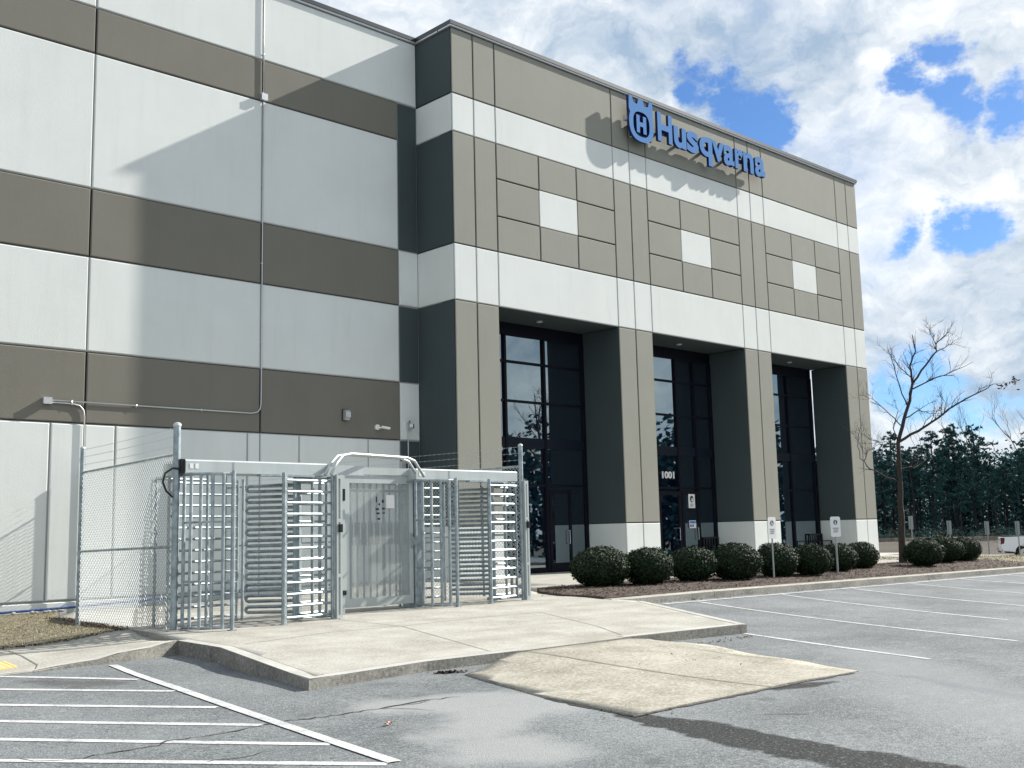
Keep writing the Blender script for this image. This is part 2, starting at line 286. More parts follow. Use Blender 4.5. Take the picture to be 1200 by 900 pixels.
def asphalt_extra(t, noise, rng, mix, c, tcn, b):
    sp = noise(26, 4, .8, off=(3, 1, 0)); c = mix(rng(sp, .54, .68, 0, .55), c, (.33, .345, .35)); c = mix(rng(sp, .46, .34, 0, .6), c, (.045, .05, .056))
    sm = noise(2.6, 8, .7, (1, 1.6, 1), off=(7, 2, 0)); c = mix(rng(sm, .55, .72, 0, .5), c, (.27, .285, .29))
    oil = noise(1.9, 3, .5, off=(11, 5, 0)); c = mix(rng(oil, .66, .74, 0, .45), c, (.06, .065, .07))
    gr = noise(9, 5, .75, off=(2, 9, 0)); c = mix(rng(gr, .60, .72, 0, .5), c, (.36, .37, .37)); c = mix(rng(gr, .40, .28, 0, .5), c, (.055, .06, .066))
    pale = segmask(t, tcn, [(-12.9, -14.3, .25), (-11.9, -14.9, .55), (-13.2, -15.6, .35), (-13.6, -16.4, .3)], -.2, .35, 1.6, 1.4)
    c = mix(rng(pale, 0, 1, 0, .75), c, (.30, .31, .31))
    pale2 = segmask(t, tcn, [(-6.4, -15.2, .2), (-9.0, -17.2, .5), (-10.3, -18.6, .5)], -.2, .6, 1.8, 1.1)
    c = mix(rng(pale2, 0, 1, 0, .45), c, (.26, .275, .285))
    dk = segmask(t, tcn, [(-14.6, -10.2, .05), (-14.1, -10.9, .12)], -.1, .3, .7, 3)
    c = mix(rng(dk, 0, 1, 0, .6), c, (.055, .05, .045))
    st = segmask(t, tcn, [(-12.0, -16.02, .10), (-12.0, -16.45, .20), (-12.1, -17.1, .24), (-12.25, -17.8, .26), (-12.34, -18.5, .30), (-12.6, -19.8, .4)], -.02, .05, .34, 4.5)
    st2 = segmask(t, tcn, [(-10.0, -16.12, .05), (-9.55, -16.2, .12), (-9.2, -16.25, .03)], -.04, .06, .25, 4)
    mx = t.nodes.new('ShaderNodeMath'); mx.operation = 'MAXIMUM'; t.links.new(st, mx.inputs[0]); t.links.new(st2, mx.inputs[1])
    wet = mx.outputs[0]
    c = mix(rng(wet, 0, 1, 0, .95), c, mix(rng(noise(70, 3, .7), .45, .7), (.004, .005, .006), (.034, .036, .039)))
    wg = t.nodes.new('ShaderNodeMath'); wg.operation = 'MULTIPLY'; t.links.new(wet, wg.inputs[0]); t.links.new(rng(noise(38, 3, .8, off=(5, 5, 0)), .56, .66, 0, .8), wg.inputs[1]); c = mix(wg.outputs[0], c, (.17, .18, .185))
    pd = segmask(t, tcn, [(-8.2, -16.1, .03), (-8.3, -16.6, .07), (-8.6, -17.2, .12), (-8.9, -17.9, .15), (-9.4, -18.8, .15)], -.08, .10, .35, 3)
    c = mix(rng(pd, 0, 1, 0, .4), c, (.09, .10, .12))
    q = t.nodes.new('ShaderNodeMath'); q.operation = 'MULTIPLY_ADD'; t.links.new(pd, q.inputs[0]); q.inputs[1].default_value = -.35; q.inputs[2].default_value = .88
    t.links.new(q.outputs[0], b.inputs['Roughness'])
    return c
MT['asphalt'] = ground_mat('weathered_asphalt', [(.095, .108, .118), (.185, .202, .212), (.42, .43, .42), (.026, .030, .034)], .55, 70, .8, asphalt_extra)
def conc_extra(t, noise, rng, mix, c, tcn, b):
    s = noise(.8, 5, .6, (.35, 2.2, 1), (4, 2, 0))
    return mix(rng(s, .53, .72, 0, .55), c, (.235, .215, .175))
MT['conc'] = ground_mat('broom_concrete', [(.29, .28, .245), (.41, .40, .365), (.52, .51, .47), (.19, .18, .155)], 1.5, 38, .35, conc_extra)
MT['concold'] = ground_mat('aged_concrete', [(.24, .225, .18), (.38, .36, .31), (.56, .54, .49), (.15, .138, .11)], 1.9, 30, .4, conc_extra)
MT['kerb'] = ground_mat('shaded_kerb_concrete', [(.17, .165, .145), (.30, .29, .26), (.38, .37, .34), (.07, .07, .06)], 1.4, 30, .4)  # darker than the tops: shade on the side faces put into the colour
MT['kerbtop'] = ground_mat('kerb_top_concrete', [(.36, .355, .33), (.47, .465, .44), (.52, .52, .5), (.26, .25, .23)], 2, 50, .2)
MT['groove'] = mat('joint_dirt', (.13, .12, .10), .95)
MT['crack'] = mat('crack_dark', (.035, .035, .035), .95)
MT['line'] = ground_mat('road_paint', [(.38, .39, .40), (.60, .61, .61), (.66, .66, .66), (.14, .15, .16)], 4, 34, .3, rough=.7)
MT['mulch'] = ground_mat('bark_mulch', [(.05, .038, .032), (.10, .078, .066), (.20, .165, .14), (.022, .017, .014)], 6, 40, 1.0)
MT['drygrass'] = ground_mat('dry_grass', [(.15, .13, .085), (.27, .24, .165), (.36, .33, .24), (.08, .065, .045)], 3.5, 38, 1.0)
MT['field'] = ground_mat('bare_field', [(.040, .033, .027), (.070, .058, .048), (.105, .09, .075), (.028, .023, .019)], .12, 3, .6)
MT['strawbank'] = ground_mat('straw_bank', [(.16, .145, .11), (.27, .25, .20), (.33, .31, .26), (.09, .08, .06)], .5, 3, .8)
MT['pad'] = mat('yellow_warning_pad', (.62, .47, .20), .7, var=.1, vscale=8)
def leafmat(name, c1, c2, spec=.5, rough=.45, trans=.15):
    m = bpy.data.materials.new(name); m.use_nodes = True; t = m.node_tree; b = t.nodes['Principled BSDF']
    g = t.nodes.new('ShaderNodeNewGeometry'); x = t.nodes.new('ShaderNodeMix'); x.data_type = 'RGBA'
    t.links.new(g.outputs['Random Per Island'], x.inputs[0]); x.inputs[6].default_value = (*c1, 1); x.inputs[7].default_value = (*c2, 1)
    t.links.new(x.outputs[2], b.inputs['Base Color']); b.inputs['Roughness'].default_value = rough; b.inputs['Specular IOR Level'].default_value = spec
    return m
MT['holly'] = leafmat('holly_leaf', (.006, .016, .008), (.030, .058, .024), .15, .6)
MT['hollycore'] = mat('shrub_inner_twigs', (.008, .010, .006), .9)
MT['needle'] = leafmat('hazed_pine_needles', (.020, .062, .068), (.055, .130, .125), .03, .6)  # bluish tint: distance haze over the wood put into the leaf colour
MT['brush'] = leafmat('roadside_brush', (.05, .055, .03), (.13, .12, .07), .2, .8)
MT['deadleaf'] = leafmat('dead_leaf', (.03, .018, .012), (.07, .04, .025), .2, .8)
MT['greybranch'] = mat('far_bare_branch', (.10, .09, .085), .9)

# ================================================================== mesh helpers
class MB:
    def __init__(s): s.v = []; s.f = []; s.m = []; s.mats = []
    def mi(s, mt):
        if mt not in s.mats: s.mats.append(mt)
        return s.mats.index(mt)
    def add(s, vs, fs, mt):
        o = len(s.v); k = s.mi(mt); s.v += [tuple(v) for v in vs]
        for f in fs: s.f.append(tuple(i+o for i in f)); s.m.append(k)
    def box(s, x0, x1, y0, y1, z0, z1, mt):
        s.add([(x0,y0,z0),(x1,y0,z0),(x1,y1,z0),(x0,y1,z0),(x0,y0,z1),(x1,y0,z1),(x1,y1,z1),(x0,y1,z1)],
              [(0,3,2,1),(4,5,6,7),(0,1,5,4),(1,2,6,5),(2,3,7,6),(3,0,4,7)], mt)
    def obox(s, c, ax, ay, az, mt):
        c = Vector(c); ax = Vector(ax); ay = Vector(ay); az = Vector(az)
        vs = [c+ax*i+ay*j+az*k for k in (-1, 1) for i, j in ((-1,-1),(1,-1),(1,1),(-1,1))]
        s.add(vs, [(0,3,2,1),(4,5,6,7),(0,1,5,4),(1,2,6,5),(2,3,7,6),(3,0,4,7)], mt)
    def panel(s, P, U, V, Nn, mt, ch=.012, d=.03):
        """raised cladding panel: corner P, edges U,V, outward normal Nn; the front face sits at P"""
        P = Vector(P); U = Vector(U); V = Vector(V); Nn = Vector(Nn).normalized(); u = U.normalized(); v = V.normalized()
        b = [P-Nn*d, P+U-Nn*d, P+U+V-Nn*d, P+V-Nn*d]
        e = [q-(-Nn)*(d-ch) for q in b]
        f = [P+u*ch+v*ch, P+U-u*ch+v*ch, P+U+V-u*ch-v*ch, P+V+u*ch-v*ch]
        s.add(b+e+f, [(0,1,5,4),(1,2,6,5),(2,3,7,6),(3,0,4,7),(4,5,9,8),(5,6,10,9),(6,7,11,10),(7,4,8,11),(8,9,10,11)], mt)
    def tube(s, pts, r, mt, n=8, cap=True, r2=None):
        pts = [Vector(p) for p in pts]; rings = []
        L_ = len(pts)
        d0 = (pts[1]-pts[0]).normalized(); ref = Vector((0,0,1)) if abs(d0.z) < .9 else Vector((1,0,0))
        a = d0.cross(ref).normalized()
        for i, p in enumerate(pts):
            if i == 0: d = pts[1]-pts[0]
            elif i == L_-1: d = pts[-1]-pts[-2]
            else: d = (pts[i+1]-p).normalized()+(p-pts[i-1]).normalized()
            if d.length < 1e-9: d = d0
            d.normalize(); a = (a-d*a.dot(d)); a = a.normalized() if a.length > 1e-6 else d.orthogonal().normalized(); b = d.cross(a)
            rr = r[i] if isinstance(r, (list, tuple)) else (r if r2 is None else r+(r2-r)*i/(L_-1))
            rings.append([p+(a*cos(2*pi*k/n)+b*sin(2*pi*k/n))*rr for k in range(n)])
        vs = [v for g in rings for v in g]; fs = []
        for i in range(L_-1):
            for k in range(n):
                fs.append((i*n+k, i*n+(k+1) % n, (i+1)*n+(k+1) % n, (i+1)*n+k))
        if cap: fs.append(tuple(range(n-1, -1, -1))); fs.append(tuple((L_-1)*n+k for k in range(n)))
        s.add(vs, fs, mt)
    def ball(s, c, r, mt, n=10, m=6, sq=(1, 1, 1)):
        c = Vector(c); vs = [c+Vector((0, 0, -r*sq[2]))]
        for i in range(1, m):
            t = -pi/2+pi*i/m
            for k in range(n): vs.append(c+Vector((r*cos(t)*cos(2*pi*k/n)*sq[0], r*cos(t)*sin(2*pi*k/n)*sq[1], r*sin(t)*sq[2])))
        vs.append(c+Vector((0, 0, r*sq[2]))); fs = []
        for k in range(n): fs.append((0, 1+(k+1) % n, 1+k))
        for i in range(m-2):
            for k in range(n): a = 1+i*n; fs.append((a+k, a+(k+1) % n, a+n+(k+1) % n, a+n+k))
        l = len(vs)-1; a = 1+(m-2)*n
        for k in range(n): fs.append((a+k, a+(k+1) % n, l))
        s.add(vs, fs, mt)
    def prism(s, poly, ax_o, u, v, w, mt, mtside=None):
        """closed polygon [(a,b)] at origin ax_o in axes u,v extruded by vector w"""
        o = Vector(ax_o); u = Vector(u); v = Vector(v); w = Vector(w)
        a = [o+u*p+v*q for p, q in poly]; b = [x+w for x in a]; n = len(a)
        s.add(a+b, [tuple(range(n)), tuple(range(2*n-1, n-1, -1))], mt)
        s.add(a+b, [(i, i+n, (i+1) % n+n, (i+1) % n) for i in range(n)], mtside or mt)
    def build(s, name, parent=None, smooth=False, origin=None):
        me = bpy.data.meshes.new(name)
        o = Vector(origin) if origin else Vector((0, 0, 0))
        me.from_pydata([tuple(Vector(v)-o) for v in s.v] if origin else s.v, [], s.f)
        for m in s.mats: me.materials.append(MT[m])
        me.polygons.foreach_set('material_index', s.m)
        if smooth: me.polygons.foreach_set('use_smooth', [True]*len(me.polygons))
        me.update()
        ob = bpy.data.objects.new(name, me); COL.objects.link(ob)
        if origin: ob.location = o
        if parent: ob.parent = parent
        return ob
def tag(o, label=None, cat=None, group=None, kind=None):
    for k, v in (('label', label), ('category', cat), ('group', group), ('kind', kind)):
        if v: o[k] = v
    return o
def empty(name, loc, label=None, cat=None, group=None, rz=0):
    o = bpy.data.objects.new(name, None); COL.objects.link(o); o.location = loc; o.rotation_euler = (0, 0, rz); o.empty_display_size = .3
    return tag(o, label, cat, group)
def copy_tree(o, parent=None):
    c = o.copy(); COL.objects.link(c); c.parent = parent
    for ch in list(o.children): copy_tree(ch, c)
    return c
def sst(a, b, x):
    t = min(max((x-a)/(b-a), 0), 1); return t*t*(3-2*t)
# ---- ground heights (metres, 0 = floor of the entrance)
def ha(x, y):
    xx = min(x, 32)
    r = -.15-.006*(xx+1.9)-(.33*(1-exp((y+8.8)/5.5)) if y < -8.8 else 0)
    l = -.20-(.16*(1-exp((y+9.3)/6)) if y < -9.3 else 0)
    t = sst(-6, -11, x) if False else min(max((-6-x)/5, 0), 1); t = t*t*(3-2*t)
    return r*(1-t)+l*t-.05*exp(-(((x+12.6)/.8)**2+((y+10.6)/1.1)**2))
def hs(x, y):
    if y > -8:
        t = min(max((-2-x)/5, 0), 1); return -.22*min((y+8)/9.5, 1)*t
    return .036*(y+8)
def kt(x): return ha(x, -8.8)+.14
def hb(x, y):
    k = kt(x)-.03; return k*(1-sst(-8.6, -6.5, y))
UU = Vector((.913, .407))
def hfar(x, y):
    s = (x-CP.x)*UU.x+(y-CP.y)*UU.y
    if s < 40: return 0
    z = -1.1*sst(42, 64, s)+.80*sst(82, 122, s)
    return z
def terr(x, y):
    base = hb(x, y) if y > -8.62 else -1.0
    z = base-.03+hfar(x, y)
    if y <= -8.62: z = min(z, -1.0)
    if x < 25 and y > 2.5: z = -.4
    if x < -1.5: z = -1.0
    if x < -1.5 and y > -8.55: z = hs(x, y)-.12 if x > -13 else -.26
    return z
# ================================================================== ground
def graded(lo, hi, fine, fstep, growth=1.18):
    xs = []; a, b = fine; x = a
    while x <= b+1e-6: xs.append(x); x += fstep
    st = fstep; x = xs[-1]
    while x < hi: st *= growth; x += st; xs.append(min(x, hi))
    st = fstep; x = a; left = []
    while x > lo: st *= growth; x -= st; left.append(max(x, lo))
    return sorted(set(round(v, 3) for v in left+xs))
def sheet(name, xs, ys, h, mt, keep=None):
    m = MB(); nx = len(xs); ny = len(ys); vs = [(x, y, h(x, y)) for y in ys for x in xs]; fs = []
    for j in range(ny-1):
        for i in range(nx-1):
            if keep and not keep((xs[i]+xs[i+1])/2, (ys[j]+ys[j+1])/2): continue
            fs.append((j*nx+i, j*nx+i+1, (j+1)*nx+i+1, (j+1)*nx+i))
    m.add(vs, fs, mt); o = m.build(name, smooth=True); tag(o, kind='structure'); return o
xs = graded(-700, 900, (-20, 70), 2.0); ys = sorted(set(graded(-700, 900, (-10, 60), 2.0)+[-8.6, -8.62, -8.75, 2.5, 2.6, -6.5, -7.5]))
sheet('ground', xs, ys, terr, 'field')
ax = graded(-160, 46, (-20, 30), .5, 1.3); ay = graded(-160, -6.5, (-24, -6.5), .4, 1.3)
asph = sheet('parking_lot_asphalt', ax, ay, ha, 'asphalt', keep=lambda x, y: y < -8.5 or x < -5)

def drape_poly(name, poly, h, mt, thick=.3, topedge=None, step=.45, parent=None, chamf=True, sidemt=None):
    """polygon sheet following height function h with vertical sides going down by thick"""
    bm = bmesh.new(); vs = [bm.verts.new((x, y, 0)) for x, y in poly]; f = bm.faces.new(vs)
    if f.normal.z < 0: f.normal_flip()
    x0 = min(p[0] for p in poly); x1 = max(p[0] for p in poly); y0 = min(p[1] for p in poly); y1 = max(p[1] for p in poly)
    x = math.floor(x0/step)*step+step
    while x < x1:
        g = bm.verts[:]+bm.edges[:]+bm.faces[:]; bmesh.ops.bisect_plane(bm, geom=g, plane_co=(x, 0, 0), plane_no=(1, 0, 0), dist=1e-4); x += step
    y = math.floor(y0/step)*step+step
    while y < y1:
        g = bm.verts[:]+bm.edges[:]+bm.faces[:]; bmesh.ops.bisect_plane(bm, geom=g, plane_co=(0, y, 0), plane_no=(0, 1, 0), dist=1e-4); y += step
    for v in bm.verts: v.co.z = h(v.co.x, v.co.y)
    bm.normal_update()
    for f in bm.faces: f.smooth = True
    if thick:
        be = [e for e in bm.edges if e.is_boundary]
        r = bmesh.ops.extrude_edge_only(bm, edges=be)
        for g in r['geom']:
            if isinstance(g, bmesh.types.BMVert): g.co.z -= thick
        for g in r['geom']:
            if isinstance(g, bmesh.types.BMFace): g.material_index = 1; g.smooth = False
    me = bpy.data.meshes.new(name); bm.to_mesh(me); bm.free()
    me.materials.append(MT[mt]); me.materials.append(MT[sidemt or mt])
    o = bpy.data.objects.new(name, me); COL.objects.link(o)
    if parent: o.parent = parent
    return o
def ribbon(m, pts, widths, h, lift, mt, step=.35):
    """flat strip following h along the polyline"""
    P = []; Wd = []
    for i in range(len(pts)-1):
        a = Vector(pts[i][:2]); b = Vector(pts[i+1][:2]); n = max(1, int((b-a).length/step))
        for k in range(n): P.append(a.lerp(b, k/n)); Wd.append(widths[i]+(widths[i+1]-widths[i])*k/n)
    P.append(Vector(pts[-1][:2])); Wd.append(widths[-1])
    vs = []
    for i, p in enumerate(P):
        d = (P[min(i+1, len(P)-1)]-P[max(i-1, 0)]).normalized(); n = Vector((-d.y, d.x))
        for s_ in (1, -1):
            q = p+n*Wd[i]/2*s_; vs.append((q.x, q.y, h(q.x, q.y)+lift))
    m.add(vs, [(2*i, 2*i+1, 2*i+3, 2*i+2) for i in range(len(P)-1)], mt)
# interpolate height on polygon vertices (inverse distance) for small warped slabs
def idw(vv, pw=2.2):
    def h(x, y):
        sw = sz = 0
        for a, b, z in vv:
            d = math.hypot(x-a, y-b)
            if d < 1e-4: return z
            w = d**-pw; sw += w; sz += w*z
        return sz/sw
    return h
# --- plaza slab
S = K['SLAB']
slabpoly = [p[:2] for p in S]+[(-3.2, -6.2), (-2.2, -4.6), (-1.2, -3.6), (-.6, 1.5), (-9.4, 1.5)]
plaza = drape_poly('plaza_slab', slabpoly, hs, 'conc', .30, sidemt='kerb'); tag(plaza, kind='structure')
# kerb nosing along the exposed slab edge (paler smooth trowelled band) with a low dark joint behind it
m = MB()
edge = [S[2], S[3], S[4], S[5], S[6]]
def inset(pts, d):
    out = []
    for i, p in enumerate(pts):
        a = Vector(pts[max(i-1, 0)][:2]); b = Vector(pts[min(i+1, len(pts)-1)][:2]); c = Vector(p[:2])
        d1 = (c-a).normalized() if i else (b-c).normalized(); d2 = (b-c).normalized() if i < len(pts)-1 else d1
        n = (Vector((-d1.y, d1.x))+Vector((-d2.y, d2.x))); n.normalize(); k = 1/max(.35, n.dot(Vector((-d1.y, d1.x))))
        out.append(c+n*d*k)
    return out
e1 = inset(edge, .075)
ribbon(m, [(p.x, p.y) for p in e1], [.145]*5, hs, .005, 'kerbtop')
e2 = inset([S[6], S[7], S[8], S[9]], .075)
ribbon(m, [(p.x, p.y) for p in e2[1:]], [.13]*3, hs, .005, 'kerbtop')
o = m.build('kerb_nosing'); tag(o, kind='structure')
m = MB()
for l in K['SJ']: ribbon(m, l, [.011]*len(l), hs, .004, 'groove', .3)
for p_ in (e1,): 
    q = inset(edge, .155); ribbon(m, [(a.x, a.y) for a in q], [.010]*5, hs, .006, 'groove')
o = m.build('control_joints'); tag(o, kind='structure')
# --- left sidewalk with flush end
Wk = K['WALK']; hwv = [(p[0], p[1], p[2]) for p in Wk]+[(-17.5, -8.9, -.27), (-17.2, -10.2, -.29), (-15.1, -7.9, -.13), (-15.4, -9.7, -.2)]
hw = idw(hwv)
walkpoly = [Wk[1][:2], Wk[0][:2], (-15.1, -7.85), (-17.6, -8.9), (-17.4, -10.15), (-15.4, -9.72), Wk[6][:2], Wk[5][:2], Wk[4][:2], Wk[3][:2], Wk[2][:2]]
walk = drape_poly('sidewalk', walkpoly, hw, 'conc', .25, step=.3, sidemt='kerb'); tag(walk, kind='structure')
m = MB()
wn = [Wk[6], Wk[5], Wk[4], Wk[3], Wk[2]]; wi = inset(wn, .07)
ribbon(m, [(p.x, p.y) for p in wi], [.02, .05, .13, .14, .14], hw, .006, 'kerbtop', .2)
o = m.build('sidewalk_kerb_nosing'); tag(o, kind='structure')
m = MB(); ribbon(m, [(-14.303, -9.526), (-14.12, -9.12), (-14.0, -8.3), (-13.96, -7.45)], [.014]*4, hw, .006, 'groove', .2)
o = m.build('sidewalk_joint'); tag(o, kind='structure')
# tactile pad: a yellow dimpled plate set in the sidewalk ramp
m = MB()
px0, py0 = -14.33, -8.50
for i in range(9):
    for j in range(6): pass
pd = [(-14.30, -8.62), (-14.33, -9.12), (-15.25, -9.28), (-15.22, -8.75)]
bmv = [(x, y, hw(x, y)+.012) for x, y in pd]; bmb = [(x, y, hw(x, y)-.03) for x, y in pd]
m.add(bmv+bmb, [(0,1,2,3), (0,4,5,1), (1,5,6,2), (2,6,7,3), (3,7,4,0)], 'pad')
for i in range(14):
    for j in range(8):
        a = (i+.5)/14; b = (j+.5)/8
        x = (pd[0][0]*(1-a)+pd[3][0]*a)*(1-b)+(pd[1][0]*(1-a)+pd[2][0]*a)*b; y = (pd[0][1]*(1-a)+pd[3][1]*a)*(1-b)+(pd[1][1]*(1-a)+pd[2][1]*a)*b
        m.ball((x, y, hw(x, y)+.014), .014, 'pad', 6, 4, (1, 1, .5))
o = m.build('tactile_paving'); tag(o, kind='structure')
# --- apron ramp
A = K['APRON']; hap0 = idw([tuple(p) for p in A], 2.6)
def hap(x, y): return max(hap0(x, y), ha(x, y)+.012) if y < -12.75 else hap0(x, y)
apron = drape_poly('ramp_apron', [p[:2] for p in A], hap, 'concold', .12, step=.3); tag(apron, kind='structure')
m = MB(); ribbon(m, [(-9.944, -12.70), (-9.95, -14.3), (-9.98, -16.07)], [.018]*3, hap, .005, 'groove', .25)
ribbon(m, [(-8.085, -12.70), (-8.1, -14.7), (-8.12, -15.0)], [.010]*3, hap, .005, 'groove', .25)
ribbon(m, [(-9.944, -12.69), (-8.085, -12.69)], [.014]*2, hap, .006, 'groove', .25)
o = m.build('ramp_joint'); tag(o, kind='structure')
# --- dark wet grit along the ramp toe is in the asphalt material; cracks are real dark fissures filled with dirt
m = MB(); cr = [(-16.4, -13.3), (-16.15, -13.8)]+[c[:2] for c in K['CRACK']]
pts = []
for i in range(len(cr)-1):
    a = Vector(cr[i]); b = Vector(cr[i+1])
    for k in range(4):
        q = a.lerp(b, k/4)+Vector((random.uniform(-.03, .03), random.uniform(-.03, .03))); pts.append((q.x, q.y))
pts.append(cr[-1]); ribbon(m, pts, [random.uniform(.008, .03) for _ in pts], ha, .005, 'crack', .1)
toe = [(A[9][0], A[9][1]), (A[8][0], A[8][1]), (A[7][0], A[7][1]), (A[6][0], A[6][1])]
tp_ = []
for i in range(3):
    a_ = Vector(toe[i]); b_ = Vector(toe[i+1]); n_ = Vector((b_.y-a_.y, a_.x-b_.x)).normalized()*(1 if i == 0 else 1)
    if n_.dot(Vector((-9.9, -14.3))-a_) > 0: n_ = -n_
    for k in range(14): q = a_.lerp(b_, k/14)+n_*random.uniform(.0, .03); tp_.append((q.x, q.y))
ribbon(m, tp_, [random.uniform(.015, .06) for _ in tp_], ha, .005, 'crack', .1)
for base, ang, ln in (((-13.1, -14.25), -.9, .5), ((-12.9, -14.2), -.4, .4), ((-11.0, -17.1), 2.2, .5), ((-9.5, -14.9), .6, .4), ((-4.9, -13.1), -1.2, .5), ((-15.2, -15.1), .3, .5)):
    q = Vector(base); pp = [(q.x, q.y)]
    for k in range(6):
        ang += random.uniform(-.5, .5); q = q+Vector((cos(ang), sin(ang)))*ln/6; pp.append((q.x, q.y))
    ribbon(m, pp, [.014, .012, .016, .012, .01, .008, .004], ha, .005, 'crack', .1)
o = m.build('pavement_cracks'); tag(o, kind='structure')
# --- painted markings
m = MB()
for a, b, w in K['HATCH']: ribbon(m, [a, b], [.10, .10], ha, .004, 'line')
o = m.build('hatched_bay_markings'); tag(o, kind='structure')
m = MB(); D_ = K['DIAG']
a = ((D_[0][0]+D_[1][0])/2, (D_[0][1]+D_[1][1])/2); b = ((D_[2][0]+D_[3][0])/2, (D_[2][1]+D_[3][1])/2)
ribbon(m, [a, b], [.105, .105], ha, .008, 'line')
o = m.build('diagonal_bay_line'); tag(o, kind='structure')
m = MB()
for i, (a, b) in enumerate(K['LINES']):
    a = Vector(a[:2]); b = Vector(b[:2])
    if i >= 2: b = a+(b-a).normalized()*5.6
    if i == 0: a = a-(b-a)*1.0
    ribbon(m, [(a.x, a.y), (b.x, b.y)], [.085, .085], ha, .004, 'line')
for x in (9.1, 11.9, 14.7, 17.5, 20.3, 23.1, 25.9): ribbon(m, [(x, -9.15), (x-.6, -14)], [.1, .1], ha, .004, 'line')
ribbon(m, [(-2.9, -9.12), (30, -9.12)], [.09, .09], ha, .008, 'line')
o = m.build('parking_bay_lines'); tag(o, kind='structure')

# --- kerb of the planting strip: one cast profile in 3 m lengths
m = MB(); x = -4.0; ends = []
def kerbprof(x):
    b = ha(x, -8.95)-.12; t = kt(x) if x > -3.2 else hs(x, -8.6)+(kt(-3.2)-hs(-3.2, -8.6))*sst(-4.2, -3.2, x)
    return [(-8.62, b), (-8.62, t), (-8.80, t), (-8.835, t-.02), (-8.86, b+.06), (-8.86, b)]
while x < 31:
    x2 = x+3.0
    a = kerbprof(x+.006); b = kerbprof(x2-.006); n = len(a)
    vs = [(x+.006, y, z) for y, z in a]+[(x2-.006, y, z) for y, z in b]
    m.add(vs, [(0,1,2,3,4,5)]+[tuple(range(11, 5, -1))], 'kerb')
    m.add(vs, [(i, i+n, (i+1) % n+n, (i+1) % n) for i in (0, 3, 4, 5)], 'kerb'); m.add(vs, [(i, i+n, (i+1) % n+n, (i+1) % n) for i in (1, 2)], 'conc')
    x = x2
o = m.build('kerb'); tag(o, kind='structure')
# --- planting bed, entrance walk, right-hand grass
bedpoly = [(-4.0, -8.63), (-3.85, -7.4), (-3.3, -6.3), (-2.3, -5.2), (-1.0, -5.0), (15.6, -5.0), (16.3, -6.3), (16.6, -8.63)]
def hbed(x, y): return (hb(x, y) if x > -2.5 else hs(x, y)*(1-sst(-4.2, -2.5, x))+hb(x, y)*sst(-4.2, -2.5, x))+.03+.015*mn.noise(Vector((x*3, y*3, 0)))
bed = drape_poly('planting_bed_mulch', bedpoly, hbed, 'mulch', .15, step=.25); tag(bed, kind='structure')
ew = drape_poly('entrance_walk', [(-2.4, -5.0), (-.55, -5.02), (22.6, -5.02), (22.6, .2), (26, .2), (26, 4), (22.02, 4), (22.02, 1.9), (-.45, 1.9), (-.55, -1)], lambda x, y: .0, 'conc', .1, step=1.5); tag(ew, kind='structure')
def hgr(x, y): return hb(x, y)+.012+hfar(x, y)+.02*mn.noise(Vector((x*2, y*2, 3)))
gr = drape_poly('dry_grass_verge', [(16.5, -8.63), (16.2, -6.3), (15.5, -5.02), (26.2, -5.02), (26.2, 3), (32, 6), (46, 4), (46, -8.63)], hgr, 'drygrass', .1, step=.6); tag(gr, kind='structure')
# straw bank along the foot of the wood
VB = Vector((-UU.y, UU.x))
def hbank(x, y): return terr(x, y)+.22+.12*mn.noise(Vector((x*.4, y*.4, 2)))
bk = [Vector((CP.x, CP.y))+UU*s+VB*l for s, l in ((117, -60), (123, -60), (123, 48), (117, 48))]
bank = drape_poly('dry_grass_bank', [(p.x, p.y) for p in bk], hbank, 'strawbank', .5, step=3.0); tag(bank, kind='structure')
# left lawn patch
GL = [(-12.003, 1.52), (-9.75, 1.52), (-10.98, -1.26), (-11.4, -3.4), (-12.05, -6.85), (-12.35, -7.05), (-13.957, -7.423), (-15.1, -7.85), (-18.5, -9.1), (-24, -9.6), (-24, 1.52)]
def hlaw(x, y): return -.19+.15*sst(-1.5, -7.0, y)*sst(-14.5, -12.2, x)+.012*mn.noise(Vector((x*2.5, y*2.5, 1)))-.02
law = drape_poly('dry_lawn', GL, hlaw, 'drygrass', .1, step=.3); tag(law, kind='structure')
# grass blades and litter: stuff
def blades(name, poly_test, x0, x1, y0, y1, n, h, mt, hgt, wid, label_kind='stuff'):
    m = MB()
    for i in range(n):
        x = random.uniform(x0, x1); y = random.uniform(y0, y1)
        if not poly_test(x, y): continue
        z = h(x, y); a = random.uniform(0, 2*pi); l = random.uniform(.4, 1)*hgt; d = Vector((cos(a), sin(a), 0)); w = Vector((-sin(a), cos(a), 0))*wid
        p = Vector((x, y, z-.005)); tip = p+d*l*random.uniform(.3, 1.3)+Vector((0, 0, l*.7))
        m.add([p-w, p+w, tip], [(0, 1, 2)], mt)
    o = m.build(name); tag(o, kind='stuff'); return o
def inpoly(poly):
    def f(x, y):
        c = False; j = len(poly)-1
        for i in range(len(poly)):
            xi, yi = poly[i][:2]; xj, yj = poly[j][:2]
            if (yi > y) != (yj > y) and x < (xj-xi)*(y-yi)/(yj-yi)+xi: c = not c
            j = i
        return c
    return f
MT['grassb'] = leafmat('straw_blade', (.17, .145, .085), (.50, .45, .33), .1, .8)
MT['chips'] = leafmat('mulch_chip', (.03, .022, .018), (.19, .15, .125), .1, .9)
MT['chipd'] = leafmat('dark_litter', (.015, .012, .01), (.08, .05, .035), .1, .9)
blades('lawn_grass', inpoly(GL), -16, -9.8, -8.5, 1.4, 26000, hlaw, 'grassb', .05, .006)
blades('verge_grass', lambda x, y: True, 16.3, 30, -8.6, -1, 12000, hgr, 'grassb', .08, .012)
m = MB()
